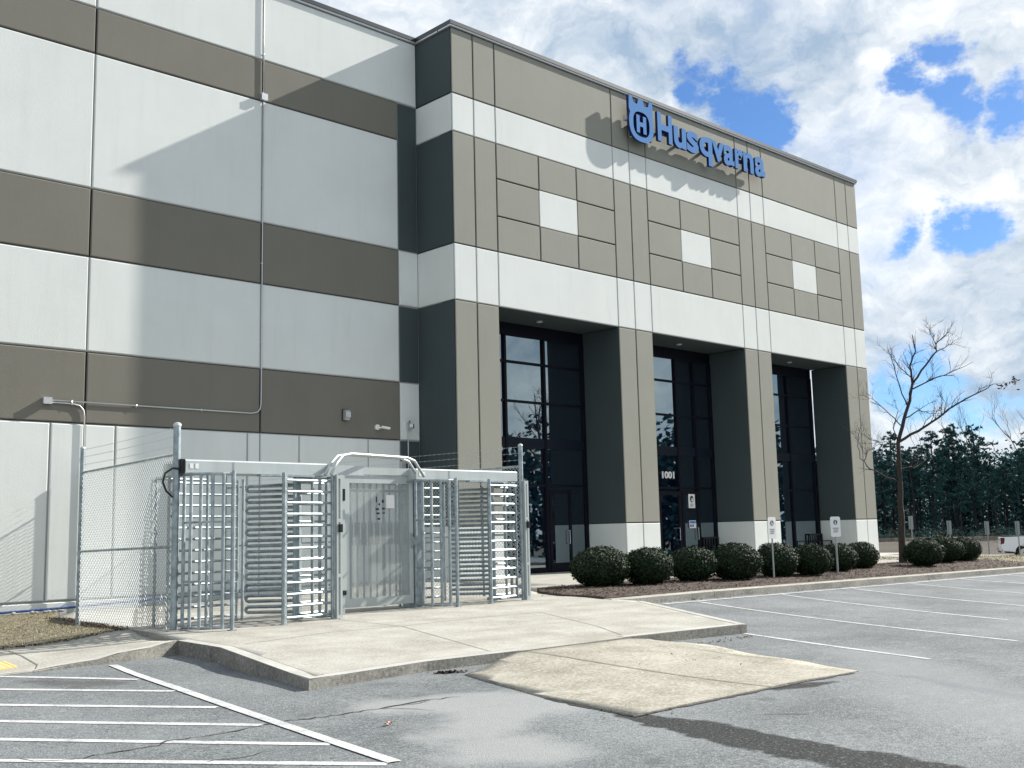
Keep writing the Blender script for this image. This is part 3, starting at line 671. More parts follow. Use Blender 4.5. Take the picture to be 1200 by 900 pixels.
tb = inpoly(bedpoly)
for i in range(16000):
    x = random.uniform(-4, 16.6); y = random.uniform(-8.6, -5.05)
    if not tb(x, y): continue
    a = random.uniform(0, 6.3); l = random.uniform(.015, .06); d = Vector((cos(a), sin(a), random.uniform(-.2, .5)))*l; w = Vector((-sin(a), cos(a), random.uniform(-.3, .3)))*random.uniform(.005, .014)
    p = Vector((x, y, hbed(x, y)+.008)); m.add([p-w, p+w, p+w+d, p-w+d], [(0, 1, 2, 3)], 'chips')
o = m.build('mulch_chips'); tag(o, kind='stuff')
# dark leaf litter drifted along lawn edges and in the ramp corner
m = MB()
def litter(n, a, b, spread, h, s=.03, mt='chipd'):
    for i in range(n):
        t = random.random(); x = a[0]+(b[0]-a[0])*t+random.gauss(0, spread); y = a[1]+(b[1]-a[1])*t+random.gauss(0, spread)
        an = random.uniform(0, 6.3); l = random.uniform(.4, 1)*s; d = Vector((cos(an), sin(an), random.uniform(0, .5)))*l; w = Vector((-sin(an), cos(an), random.uniform(-.2, .2)))*l*.5
        p = Vector((x, y, h(x, y)+.01)); m.add([p-w, p+d, p+w, p-d], [(0, 1, 2, 3)], mt)
litter(700, (-11.0, -1.4), (-12.2, -7.0), .10, hs, .035)
litter(500, (-12.1, -6.95), (-15.1, -7.8), .05, hw, .03)
litter(90, (-11.35, -12.85), (-11.1, -12.95), .05, ha, .04)
litter(60, (-5.9, -13.1), (-7.3, -13.2), .06, ha, .03)
litter(60, (-11.6, -15.7), (-11.9, -16.2), .2, ha, .02)
litter(25, (-9.6, -13.8), (-9.0, -14.6), .4, hap, .02)
litter(120, (-3.8, -8.9), (8, -8.92), .04, ha, .03)
litter(60, (-4, -7.6), (-2.8, -5.8), .3, hs, .03)
o = m.build('leaf_litter'); tag(o, kind='stuff')
m = MB(); ctr = Vector((-13.55, -14.92, ha(-13.55, -14.92)+.006)); pts = []
for k in range(9):
    a = 2*pi*k/9; r = .04 if k % 2 else .022; pts.append(ctr+Vector((cos(a)*r*1.3, sin(a)*r, .004+.012*(k % 3))))
MT['redleaf'] = mat('red_leaf', (.36, .2, .16), .7)
m.add([ctr+Vector((0, 0, .012))]+pts, [(0, 1+k, 1+(k+1) % 9) for k in range(9)], 'redleaf')
o = m.build('fallen_leaf'); tag(o, 'small reddish dead leaf lying alone on the grey asphalt near the ramp corner', 'leaf')

# ================================================================== building
Z0, Z1, Z2, Z3, Z4, Z5, Z6, Z7, Z8, Z9 = 15.284, 13.363, 12.26, 11.22, 10.12, 9.075, 7.501, 1.433, 5.363, 3.769
c = {0:0, 1:.807, 2:1.633, 3:3.344, 4:4.972, 5:6.70, 6:7.512, 7:8.352, 8:10.071, 9:11.708, 10:13.449, 11:14.262, 12:15.108, 13:16.868, 14:18.523, 15:20.335, 16:21.186, 17:22.0}
DW = 1.56; G2 = .019
B = empty('warehouse_building', (0, 0, 0), 'large pale grey and taupe tilt-up warehouse with a tall three-bay glazed entrance', 'building')
JT = lambda mt: 'jointl' if mt == 'light' else 'joint'
# ---- entrance facade
f = MB()
def fp(x0, x1, z0, z1, mt, g=G2):
    f.panel((x0+g, 0, z0+g), (x1-x0-2*g, 0, 0), (0, 0, z1-z0-2*g), (0, -1, 0), mt, .014, .03)
    f.add([(x0, .0295, z0), (x1, .0295, z0), (x1, .0295, z1), (x0, .0295, z1)], [(0, 1, 2, 3)], JT(mt))
cols_all = [(0,1),(1,2),(2,5),(5,6),(6,7),(7,10),(10,11),(11,12),(12,15),(15,16),(16,17)]
for a, b in cols_all:
    fp(c[a], c[b], Z1, Z0, 'taupe'); fp(c[a], c[b], Z2, Z1, 'light'); fp(c[a], c[b], Z6, Z5, 'light')
for a, b in ((0,1),(1,2),(5,6),(6,7),(10,11),(11,12),(15,16),(16,17)):
    fp(c[a], c[b], Z5, Z2, 'taupe'); fp(c[a], c[b], Z7, Z6, 'taupe'); fp(c[a], c[b], 0, Z7, 'light')
for q in ((2,3,4,5),(7,8,9,10),(12,13,14,15)):
    for i in range(3):
        for j, (za, zb) in enumerate(((Z5, Z4), (Z4, Z3), (Z3, Z2))):
            mid = i == 1 and j == 1
            fp(c[q[i]], c[q[i+1]], za, zb, 'light' if mid else 'taupe', .004 if mid else G2)
# massive concrete behind (closed boxes butting)
f.box(0.03, 21.97, .031, .55, Z6, Z0+.0, 'shadetaupe')
o = f.build('entrance_facade', B)
# ---- piers with reveals darkened in colour to stand for shade and pale plinths
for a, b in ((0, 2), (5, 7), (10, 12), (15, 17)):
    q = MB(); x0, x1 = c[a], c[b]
    q.box(x0+.03, x1-.03, .031, 1.56 if b == 17 else 1.72, -.3, Z6-.001, 'shadetaupe')
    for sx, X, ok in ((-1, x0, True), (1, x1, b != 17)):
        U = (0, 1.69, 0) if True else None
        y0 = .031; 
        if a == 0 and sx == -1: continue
        for za, zb, mt in ((0, Z7, 'light'), (Z7, Z6-.01, 'shadetaupe')):
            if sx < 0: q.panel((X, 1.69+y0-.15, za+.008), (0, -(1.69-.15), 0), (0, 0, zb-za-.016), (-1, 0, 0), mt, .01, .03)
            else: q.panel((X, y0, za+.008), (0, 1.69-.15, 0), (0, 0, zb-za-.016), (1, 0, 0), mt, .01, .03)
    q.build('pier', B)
# ---- return wall on the left flank of the entrance block
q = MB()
q.box(.031, .5, .56, DW+.25, Z6, Z0, 'shadetaupe')
for za, zb, mt in ((Z1, Z0, 'shadetaupe'), (Z2, Z1, 'light'), (Z5, Z2, 'shadetaupe'), (Z6, Z5, 'light'), (Z7, Z6, 'shadetaupe'), (-.3, Z7, 'light')):
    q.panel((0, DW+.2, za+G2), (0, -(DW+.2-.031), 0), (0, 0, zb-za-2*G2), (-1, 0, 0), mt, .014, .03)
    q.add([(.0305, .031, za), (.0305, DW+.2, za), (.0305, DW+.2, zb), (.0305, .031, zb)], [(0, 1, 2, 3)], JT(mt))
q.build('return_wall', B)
# ---- long side wall, plane y = DW
w = MB()
def wp(x0, x1, z0, z1, mt, g=.02):
    w.panel((x0+g, DW, z0+g), (x1-x0-2*g, 0, 0), (0, 0, z1-z0-2*g), (0, -1, 0), mt, .02, .035)
    w.add([(x0, DW+.034, z0), (x1, DW+.034, z0), (x1, DW+.034, z1), (x0, DW+.034, z1)], [(0, 1, 2, 3)], 'jointl' if mt != 'brown' else 'joint')
w0, w1, w2 = -9.323, -4.996, -.69
xsW = [w0-4.33*k for k in range(6, 0, -1)]+[w0, w1, w2]
for a, b in zip(xsW[:-1], xsW[1:]):
    for za, zb, mt in ((Z1, Z0, 'light'), (Z2, Z1, 'brown'), (Z5, Z2, 'light'), (Z6, Z5, 'brown'), (Z8, Z6, 'light'), (Z9, Z8, 'brown')):
        if b == w2 and za >= Z1-.01: wp(a, 0, za, zb, mt); continue
        wp(a, b, za, zb, mt)
wp(w2, 0, Z5, Z1, 'shadetaupe'); wp(w2, 0, Z6, Z5, 'light'); wp(w2, 0, Z8, Z6, 'shadetaupe'); wp(w2, 0, Z9, Z8, 'light'); wp(w2, 0, -.4, Z9, 'shadetaupe')
# bottom row: recessed rectangles outlined by reveals
def brow(x0, x1, cuts):
    zs_ = -.4
    xs_ = [x0]+cuts+[x1]
    for a, b in zip(xs_[:-1], xs_[1:]):
        wp(a, b, .0, Z9, 'light')
    wp(x0, x1, zs_, .0, 'light')
for a in xsW[:-3]: brow(a, a+4.33, [a+.72, a+3.6])
brow(w0, w1, [-8.63, -5.34]); brow(w1, w2, [-3.88, -1.75])
w.box(xsW[0], 0.0, DW+.036, DW+.3, -.4, Z0, 'shadetaupe')
w.build('side_wall', B)
# ---- coping
q = MB()
def cop(x0, x1, y0, y1):
    q.box(x0, x1, y0, y1, Z0+.055, Z0+.17, 'coping'); q.box(x0+.015, x1-.015, y0+.02, y1-.02, Z0+.002, Z0+.053, 'flange')
cop(-.07, 22.07, -.07, .5); cop(-.07, .43, .502, DW+.43); cop(-36, -.072, DW-.07, DW+.43); cop(21.57, 22.07, .502, 30)
q.build('roof_coping', B)
# ---- roof, east end wall with side window, lobby shell
q = MB(); q.box(-35.9, 21.6, DW+.44, 40, Z0-.4, Z0-.1, 'coping'); q.box(.5, 21.5, .56, DW+.43, Z0-.45, Z0-.15, 'coping'); q.build('roof', B)
q = MB()
q.box(21.6, 21.97, 1.561, 2.2, -.4, Z0, 'light'); q.box(21.6, 21.97, 2.2, 3.7, -.4, 3.9, 'light'); q.box(21.6, 21.97, 2.2, 3.7, 8.2, Z0, 'light'); q.box(21.6, 21.97, 3.7, 40, -.4, Z0, 'light')
q.box(21.6, 21.97, .56, 1.72, Z6+.001, Z0, 'light')
q.build('east_wall', B)
q = MB()
q.box(.6, 21.59, 6.0, 6.2, -.3, 9, 'dark'); q.box(.6, 21.59, 1.75, 5.99, 8.6, 8.7, 'dark'); q.box(.5, .6, 1.85, 5.99, -.3, 8.6, 'dark'); q.box(.6, 21.59, 1.95, 5.99, .002, .03, 'dark')
q.build('lobby_interior', B)
q = MB(); q.box(-35.9, -35.6, DW+.31, 40, -.4, Z0, 'light'); q.box(-35.9, 21.59, 40.01, 40.3, -.4, Z0, 'light'); q.build('back_wall', B)
# ---- soffits with recessed light
for a, b in ((2, 5), (7, 10), (12, 15)):
    q = MB(); q.box(c[a]+.002, c[b]-.002, .56, 1.75, Z6-.002, Z6+.2, 'shadetaupe')
    s_ = q.build('soffit', B)
    q = MB(); xm = (c[a]+c[b])/2-.1; q.tube([(xm, .85, Z6-.03), (xm, .85, Z6+.02)], .10, 'flange', 14); q.tube([(xm, .85, Z6-.034), (xm, .85, Z6-.03)], .075, 'white', 14); q.build('recessed_light', s_)
# ---- glazing
YG = 1.60
def glazing(x0, x1, mull, door):
    g = MB(); H = 7.12
    g.box(x0+.002, x1-.002, YG-.05, YG+.06, H, Z6-.004, 'frame')                 # head panel
    hs_ = [6.32, 5.13, 4.05, 3.72, 2.62]
    for z in (6.32, 5.13, 2.62): g.box(x0+.07, x1-.07, YG-.052, YG+.04, z-.035, z+.035, 'frame')
    g.box(x0+.07, x1-.07, YG-.045, YG+.05, 3.74, 4.04, 'spandrel')
    g.box(x0+.07, x1-.07, YG-.05, YG+.04, .03, .16, 'frame')
    for x in [x0+.035]+mull+[x1-.035]: g.box(x-.036 if x < x0+.1 else x-.045, x+.036 if x > x1-.1 else x+.045, YG-.07, YG+.05, .02, H-.002, 'frame')
    root = g.build('window', B)
    p = MB(); xs_ = [x0+.035]+mull+[x1-.035]; zs_ = [.16, 2.62, 3.74]
    for a, b in zip(xs_[:-1], xs_[1:]):
        for za, zb in ((.1, 2.62), (2.62, 3.8), (4.0, 5.13), (5.13, 6.32), (6.32, 7.14)):
            t = random.uniform(-.0015, .0015); u = random.uniform(-.0015, .0015)
            p.add([(a, YG+t, za), (b, YG-t, za), (b, YG-t+u, zb), (a, YG+t+u, zb)], [(0, 1, 2, 3)], 'glass')
    p.build('pane', root)
    return root
win1 = glazing(c[2], c[5], [3.25, 4.90], None)
win2 = glazing(c[7], c[10], [9.86, 11.40, 12.42], None)
win3 = glazing(c[12], c[15]-.13, [16.75, 18.45], None)
# entrance doors
def door(x0, x1, name='door'):
    q = MB(); y = YG-.09
    for x in (x0+.05, x1-.05): q.box(x-.05, x+.05, y, y+.05, .03, 2.5, 'frame')
    q.box(x0+.1, x1-.1, y, y+.05, 2.38, 2.5, 'frame'); q.box(x0+.1, x1-.1, y, y+.05, .03, .28, 'frame')
    d = q.build(name, B)
    h = MB(); h.tube([(x1-.16, y, 1.25), (x1-.16, y-.06, 1.25), (x1-.16, y-.06, .85), (x1-.16, y, .85)], .014, 'chrome', 6); h.build('handle', d)
    g = MB(); g.add([(x0+.1, y+.025, .28), (x1-.1, y+.025, .28), (x1-.1, y+.025, 2.38), (x0+.1, y+.025, 2.38)], [(0, 1, 2, 3)], 'glass'); g.build('door_glass', d)
door(11.45, 12.38); door(10.2, 11.35)
door(4.95, 5.9)
# ---- text helper
def text_mesh(ch, off=0.0, ext=.05, res=6):
    cu = bpy.data.curves.new('glyph', 'FONT'); cu.body = ch; cu.size = 1; cu.extrude = ext; cu.offset = off; cu.resolution_u = res
    ob = bpy.data.objects.new('glyph', cu); COL.objects.link(ob)
    dg = bpy.context.evaluated_depsgraph_get(); dg.update()
    me = bpy.data.meshes.new_from_object(ob.evaluated_get(dg)); bpy.data.objects.remove(ob); bpy.data.curves.remove(cu)
    return me
def place_text(name, ch, x0, x1, z0, z1, y, depth, face, side, parent, off=0.0):
    """text lying in the xz plane, facing -y, fitted to the given box"""
    me = text_mesh(ch, off, .5)
    vx = [v.co.x for v in me.vertices]; vy = [v.co.y for v in me.vertices]; a, b, e, g = min(vx), max(vx), min(vy), max(vy)
    for v in me.vertices:
        X, Y_, Zt = v.co
        v.co = Vector((x0+(X-a)/(b-a)*(x1-x0), y-(Zt)*depth, z0+(Y_-e)/(g-e)*(z1-z0)))
    me.materials.clear(); me.materials.append(MT[face]); me.materials.append(MT[side])
    me.update()
    for p in me.polygons: p.material_index = 0 if p.normal.y < -.9 else 1
    me.name = name; o = bpy.data.objects.new(name, me); COL.objects.link(o)
    if parent: o.parent = parent
    return o
place_text('address_number', '1001', 10.50, 11.16, 2.94, 3.18, YG-.014, .01, 'white', 'white', B, .035)
q = MB()
q.box(11.78, 12.14, YG-.100, YG-.092, 1.93, 2.41, 'white')
q.prism([(cos(t)*.10, sin(t)*.12) for t in [2*pi*k/14 for k in range(14)]], (11.96, YG-.102, 2.24), (1, 0, 0), (0, 0, 1), (0, -.001, 0), 'ink')
q.prism([(cos(t)*.045+.02, sin(t)*.06-.03) for t in [2*pi*k/12 for k in range(12)]], (11.96, YG-.104, 2.24), (1, 0, 0), (0, 0, 1), (0, -.001, 0), 'white')
for k in range(3): q.box(11.84, 12.08-.03*k, YG-.103, YG-.102, 2.06-.04*k, 2.075-.04*k, 'ink')
d1 = q.build('door_notice', B); d1['label'] = 'white notice with a dark round symbol on the entrance door'
q = MB(); q.box(11.78, 12.14, YG-.100, YG-.092, 1.24, 1.50, 'white'); q.box(11.80, 12.12, YG-.103, YG-.102, 1.40, 1.48, 'inkblue'); q.box(11.92, 12.02, YG-.103, YG-.102, 1.28, 1.37, 'inkblue'); q.box(11.81, 11.89, YG-.103, YG-.102, 1.28, 1.36, 'ink')
d2 = q.build('door_notice', B); d2['label'] = 'small white and blue sticker on the entrance door'
# ================================================================== fascia sign
SG = empty('fascia_sign', (11, -.27, 14.4), 'blue raised-letter name sign with a crowned ring emblem high on the entrance facade', 'sign')
YS = -.33
def sgadd(o): o.parent = SG; o.matrix_parent_inverse = Matrix.Translation(-Vector((11, -.27, 14.4))); return o
XH, CAPH, BASE = .0, 14.93, 13.93
zr = {'H': (BASE, CAPH), 'u': (BASE-.012, 14.66), 's': (BASE-.012, 14.675), 'q': (13.66, 14.675), 'v': (BASE, 14.66), 'a': (BASE-.012, 14.675), 'r': (BASE, 14.675), 'n': (BASE, 14.675)}
for ch, x0, x1 in K['LET'][1:]:
    z0, z1 = zr[ch]
    sgadd(place_text('letter', ch, x0, x1, z0, z1, YS+.05, .10, 'blue', 'navy', None, .032))
# emblem: ring with a three-point crown and an H inside
ex0, ex1, ez0, ez1 = 7.20, 8.42, 13.66, 15.14
def E(a, b): return (ex0+(ex1-ex0)*a, ez0+(ez1-ez0)*b)
outer = []
for k in range(0, 33):                       # lower ring, from right shoulder round the bottom to left shoulder
    t = radians(28)-radians(236)*k/32
    outer.append((.5+.5*(abs(cos(t))**.8)*(1 if cos(t) > 0 else -1), .40+.40*(abs(sin(t))**.85)*(1 if sin(t) > 0 else -1)))
crown = [(.0, .70), (.02, 1.0), (.14, 1.0), (.20, .86), (.35, .84), (.40, .97), (.60, .97), (.65, .84), (.80, .86), (.86, 1.0), (.98, 1.0), (1.0, .70)]
poly = outer+crown
inner = [(.5+.335*(abs(cos(t))**.75)*(1 if cos(t) > 0 else -1), .40+.285*(abs(sin(t))**.75)*(1 if sin(t) > 0 else -1)) for t in [2*pi*k/32 for k in range(32)]]
def curve_mesh(loops, name, y, depth, face, side):
    cu = bpy.data.curves.new('outline', 'CURVE'); cu.dimensions = '2D'; cu.fill_mode = 'BOTH'; cu.extrude = depth/2
    for lp in loops:
        sp = cu.splines.new('POLY'); sp.points.add(len(lp)-1); sp.use_cyclic_u = True
        for i, (a, b) in enumerate(lp): sp.points[i].co = (a, b, 0, 1)
    ob = bpy.data.objects.new('outline', cu); COL.objects.link(ob); dg = bpy.context.evaluated_depsgraph_get(); dg.update()
    me = bpy.data.meshes.new_from_object(ob.evaluated_get(dg)); bpy.data.objects.remove(ob)
    for v in me.vertices: v.co = Vector((v.co.x, y-v.co.z, v.co.y))
    me.materials.clear(); me.materials.append(MT[face]); me.materials.append(MT[side]); me.update()
    for p in me.polygons: p.material_index = 0 if p.normal.y < -.9 else 1
    me.name = name; o = bpy.data.objects.new(name, me); COL.objects.link(o); return o
sgadd(curve_mesh([[E(*q) for q in poly], [E(*q) for q in inner]], 'emblem_ring', YS+.05, .10, 'blue', 'navy'))
hp = [(.30, .20), (.43, .20), (.43, .35), (.57, .35), (.57, .20), (.70, .20), (.70, .60), (.57, .60), (.57, .45), (.43, .45), (.43, .60), (.30, .60)]
sgadd(curve_mesh([[E(*q) for q in hp]], 'emblem_letter', YS+.05, .10, 'blue', 'navy'))
q = MB(); q.box(7.35, 8.40, YS+.10, YS+.13, 13.80, 14.80, 'navy'); sgadd(q.build('emblem_backing'))
q = MB(); q.box(8.70, 14.9, YS+.105, YS+.155, 14.22, 14.36, 'navy')
for x in (7.6, 8.9, 10.2, 11.5, 12.8, 14.1): q.box(x, x+.05, YS+.157, -.001, 14.24, 14.34, 'navy')
q.box(7.12, 7.26, YS+.08, YS+.2, 14.28, 14.44, 'conduit')
sgadd(q.build('mounting_rail'))

# ================================================================== turnstiles
def hairpin(m, a, b, gap, r, mt='galv'):
    """U-shaped tube: two parallel tubes a->b joined by a round bend at b"""
    a = Vector(a); b = Vector(b); d = (b-a).normalized(); g = Vector((0, 0, gap/2)); R = gap/2
    pts = [a-g, b-g-d*R]+[b-d*R+d*(R*sin(t))-Vector((0, 0, R*cos(t))) for t in (pi/4, pi/2, 3*pi/4)]+[b+g-d*R, a+g]
    m.tube(pts, r, mt, 6, cap=True)
PITCH = .1625
def make_turnstile(label):
    root = empty('turnstile', (0, 0, 0), label, 'turnstile', 'full-height turnstiles beside the gate')
    # front cage (bowed corner)
    arc = [(.00, .45), (.015, .28), (.07, .13), (.17, .02), (.31, -.05), (.46, -.07)]
    def cage(arc, name, bars, zt=2.10):
        m = MB()
        sm = []
        for i in range(len(arc)-1):
            for k in range(3): sm.append(Vector((*arc[i], 0)).lerp(Vector((*arc[i+1], 0)), k/3))
        sm.append(Vector((*arc[-1], 0)))
        for z in (.05, .66, 1.45, zt): m.tube([p+Vector((0, 0, z)) for p in sm], .021 if z in (.05, zt) else .016, 'galv', 6)
        for b in bars: m.tube([(b[0], b[1], .03), (b[0], b[1], zt+.0)], .025, 'galv', 8)
        return m.build(name, root, smooth=False)
    cage(arc, 'barrier_cage', [(.0, .45), (.015, .28), (.075, .12), (.19, .01), (.32, -.052), (.45, -.07)])
    rear = [(2.29, .42), (2.19, .45), (2.06, .45), (1.72, .40)]
    cage(rear, 'rear_cage', rear)
    # posts with feet
    for x, y, r in ((.46, -.07, .026), (1.33, .06, .030)):
        m = MB(); m.tube([(x, y, 0), (x, y, 2.14)], r, 'galv', 10); m.box(x-.05, x+.05, y-.04, y+.04, .001, .012, 'galv'); m.build('post', root)
    m = MB()
    for x, y in ((1.42, .16), (1.5, 1.5), (.0, .9), (.05, 1.4), (.35, .45)): m.tube([(x, y, 0), (x, y, 2.12)], .022, 'galv', 8)
    m.tube([(0, .45, 2.1), (0, .9, 2.1), (.05, 1.4, 2.1), (.9, 1.5, 2.1)], .02, 'galv', 6)
    m.build('side_posts', root)
    # ladder rungs joining post and comb upright
    m = MB()
    for k in range(13):
        z = .12+k*PITCH; m = MB(); m.tube([(1.33, .06, z), (1.42, .16, z)], .017, 'galv', 6); m.build('rung', root)
    # rotor: shaft with three wings of hairpin arms
    m = MB(); cx, cy = 1.97, .72; m.tube([(cx, cy, .01), (cx, cy, 2.14)], .055, 'galv', 14); m.tube([(cx, cy, .01), (cx, cy, .06)], .11, 'galv', 14); rot = m.build('rotor_shaft', root)
    for ang in (137, 257, 17):
        m = MB(); a = radians(ang); d = Vector((cos(a), sin(a), 0)); c0 = Vector((cx, cy, 0))
        if ang != 137:
            ln = .52 if ang == 257 else .60
            for k in range(13): z = .09+k*PITCH; m.tube([c0+d*.04+Vector((0, 0, z)), c0+d*ln+Vector((0, 0, z))], .0195, 'galv', 6)
            m.build('rotor_wing', rot); continue
        for k in range(12):
            z = .17+k*PITCH; hairpin(m, c0+d*.04+Vector((0, 0, z)), c0+d*.76+Vector((0, 0, z)), .080, .028)
        s_ = Vector((-d.y, d.x, 0))
        m.tube([c0+d*.16+Vector((0, 0, .08)), c0+d*.16+Vector((0, 0, 2.05))], .018, 'galv', 6)
        m.build('rotor_wing', rot)
    # comb barriers
    m = MB()
    for k in range(13):
        z = .09+k*PITCH
        m.tube([(2.30, .30, z), (2.0, .24, z), (1.7, .19, z), (1.44, .16, z)], .0205, 'galv', 6)
    m.build('comb_barrier', root)
    m = MB()
    for k in range(13):
        z = .09+k*PITCH
        m.tube([(.03, .9, z), (.2, 1.2, z), (.5, 1.38, z), (.95, 1.45, z), (1.38, 1.45, z)], .0205, 'galv', 6)
    m.tube([(1.38, 1.45, 0), (1.38, 1.45, 2.1)], .022, 'galv', 8)
    m.build('comb_barrier', root)
    # end frame
    m = MB()
    m.tube([(2.30, .28, 0), (2.30, .28, 2.14)], .028, 'galv', 8)
    m.box(2.325, 2.355, .20, .26, .02, 2.14, 'galvpale'); m.box(2.405, 2.44, .22, .28, .0, 2.14, 'galvpale')
    for z in (.02, .62, 1.43, 2.08): m.box(2.356, 2.404, .215, .265, z, z+.05, 'galvpale')
    m.box(2.30, 2.46, .18, .32, .0, .015, 'galvpale')
    m.tube([(2.33, .27, 2.1), (2.33, 1.2, 2.1)], .02, 'galv', 6); m.tube([(2.33, 1.2, 0), (2.33, 1.2, 2.12)], .022, 'galv', 8)
    m.tube([(2.33, .27, .05), (2.33, 1.2, .05)], .02, 'galv', 6)
    fr = m.build('end_frame', root)
    m = MB(); m.box(2.352, 2.40, .15, .215, 1.28, 1.40, 'black'); m.build('card_reader', fr)
    # header canopy of folded sheet
    m = MB(); x0, x1, y0, y1, z0, z1 = -.0, 2.36, .42, .98, 2.135, 2.315
    m.prism([(y0, z0), (y0, z1-.02), (y0+.02, z1), (y1-.02, z1), (y1, z1-.02), (y1, z0)], (x0, 0, 0), (0, 1, 0), (0, 0, 1), (x1-x0, 0, 0), 'galvpale')
    m.box(.72, .74, y0-.003, y0, z0, z1-.02, 'galv'); 
    hd = m.build('header', root)
    
    m = MB(); m.box(1.1, 2.0, .30, .42, 2.10, 2.13, 'galv'); m.build('bearing_plate', hd)
    m = MB(); m.box(.06, .11, y0-.004, y0-.001, 2.19, 2.26, 'white'); m.build('decal', hd)
    m = MB(); m.box(.14, .19, y0-.004, y0-.001, 2.19, 2.26, 'white'); m.build('decal', hd)
    return root
t1 = make_turnstile('galvanised full-height turnstile left of the mesh gate, beside the tall fence post'); t1.location = (-11.83, -8.50, -.022)
t2 = copy_tree(t1); t2.location = (-7.33, -7.89, -.006); t2['label'] = 'galvanised full-height turnstile between the mesh gate and the glazed entrance'
m = MB(); m.box(-.06, -.002, .44, .58, 2.12, 2.32, 'black'); ec = m.build('end_cap', [c_ for c_ in t1.children if c_.name.startswith('header')][0])
m = MB(); m.tube([(-11.87, -8.05, 2.16), (-11.99, -8.02, 2.17), (-12.09, -8.0, 2.10), (-12.12, -8.0, 1.98), (-12.07, -8.0, 1.86), (-11.97, -7.98, 1.78)], .014, 'black', 8)
o = m.build('cable', smooth=True); tag(o, 'black cable looping out of the left end of the turnstile header', 'cable')

# ================================================================== chain link helper
def mesh_wires(m, A, Bv, z0a, z1a, z0b, z1b, sp, r, mt='wire', tri=3):
    """diamond mesh between verticals at A and B (z ranges may differ at the two ends)"""
    A = Vector(A); Bv = Vector(Bv); Lh = (Bv-A).length; d = (Bv-A)/Lh; nrm = Vector((-d.y, d.x, 0))
    H = max(z1a-z0a, z1b-z0b)
    def P(s, t): # s along 0..Lh ; t 0..H
        k = s/Lh; zb = z0a+(z0b-z0a)*k; zt = z1a+(z1b-z1a)*k
        q = A+d*s; return Vector((q.x, q.y, zb+(zt-zb)*t/H))
    n = int((Lh+H)/sp)+1
    for fam in (0, 1):
        for i in range(1, n+1):
            c0 = i*sp
            # line s + t = c0 (fam 0)   or   s - t = c0 - H (fam 1)
            if fam == 0: s0, t0 = (c0, 0) if c0 <= Lh else (Lh, c0-Lh); s1, t1 = (0, c0) if c0 <= H else (c0-H, H)
            else:
                e = c0-H; s0, t0 = (e, 0) if e >= 0 else (0, -e); s1, t1 = (e+H, H) if e+H <= Lh else (Lh, Lh-e)
            if t0 > H+1e-6 or t1 > H+1e-6 or s0 > Lh+1e-6: continue
            off = nrm*(.003 if fam else -.003)
            a = P(s0, t0)+off; b = P(s1, t1)+off
            if (b-a).length < .02: continue
            m.tube([a, b], r, mt, tri, cap=False)
def barb(m, A, Bv, sag=.015, r=.0022):
    A = Vector(A); Bv = Vector(Bv); n = max(8, int((Bv-A).length/.5)); pts = [A.lerp(Bv, k/n)-Vector((0, 0, sag*4*(k/n)*(1-k/n))) for k in range(n+1)]
    m.tube(pts, r, 'wire', 4, cap=False)
    L_ = (Bv-A).length; k = 0
    while k*.125 < L_:
        t = k*.125/L_; p = A.lerp(Bv, t)-Vector((0, 0, sag*4*t*(1-t)))
        m.tube([p+Vector((.01, 0, .016)), p-Vector((.01, 0, .016))], .0022, 'wire', 3, cap=False); m.tube([p+Vector((.0, .012, -.014)), p-Vector((0, .012, -.014))], .0022, 'wire', 3, cap=False); k += 1
def fence(name, label, pts, zs, tops, mids, postr, sp=.076, wr=.0042, cap=True, posth=.40):
    root = empty(name, (*pts[0], zs[0]), label, 'fence', 'chain link fences either side of the turnstiles'); inv = Matrix.Translation(-Vector((*pts[0], zs[0])))
    def ad(o): o.parent = root; o.matrix_parent_inverse = inv; return o
    for i, (p, z, t) in enumerate(zip(pts, zs, tops)):
        m = MB(); rr = postr[i]; m.tube([(p[0], p[1], z-.1), (p[0], p[1], t+posth)], rr, 'galv', 14)
        m.ball((p[0], p[1], t+posth+.005), rr*1.15, 'galvpale', 12, 6, (1, 1, .8))
        for zz in (.2, .75, 1.2, 1.7, 2.2): m.tube([(p[0], p[1], z+zz), (p[0], p[1], z+zz+.02)], rr*1.08, 'galv', 14, cap=True)
        ad(m.build('fence_post', smooth=False))
    for i in range(len(pts)-1):
        a, b = pts[i], pts[i+1]
        m = MB(); m.tube([(a[0], a[1], tops[i]), (b[0], b[1], tops[i+1])], .021, 'galv', 8); ad(m.build('top_rail'))
        m = MB(); m.tube([(a[0], a[1], zs[i]+mids), (b[0], b[1], zs[i+1]+mids)], .019, 'galv', 8); ad(m.build('middle_rail'))
        m = MB(); mesh_wires(m, (a[0], a[1], 0), (b[0], b[1], 0), zs[i]+.03, tops[i]+.03, zs[i+1]+.03, tops[i+1]+.03, sp, wr); ad(m.build('chain_mesh'))
        m = MB()
        for h in (.13, .26, .38): barb(m, (a[0], a[1], tops[i]+h), (b[0], b[1], tops[i+1]+h))
        ad(m.build('barbed_wire'))
    return root
fence('chain_link_fence', 'chain link fence with barbed wire left of the turnstiles, running back to the pale wall', [(-11.91, -7.97), (-11.60, -4.0), (-9.42, 1.42)], [-.03, -.09, -.20], [2.36, 2.34, 2.32], 1.14, [.05, .038, .03])
fence('chain_link_fence', 'chain link fence with barbed wire behind the turnstile nearest the glazed entrance', [(-4.33, -6.90), (-6.0, 1.40)], [-.03, -.15], [2.45, 2.40], 1.2, [.042, .03])

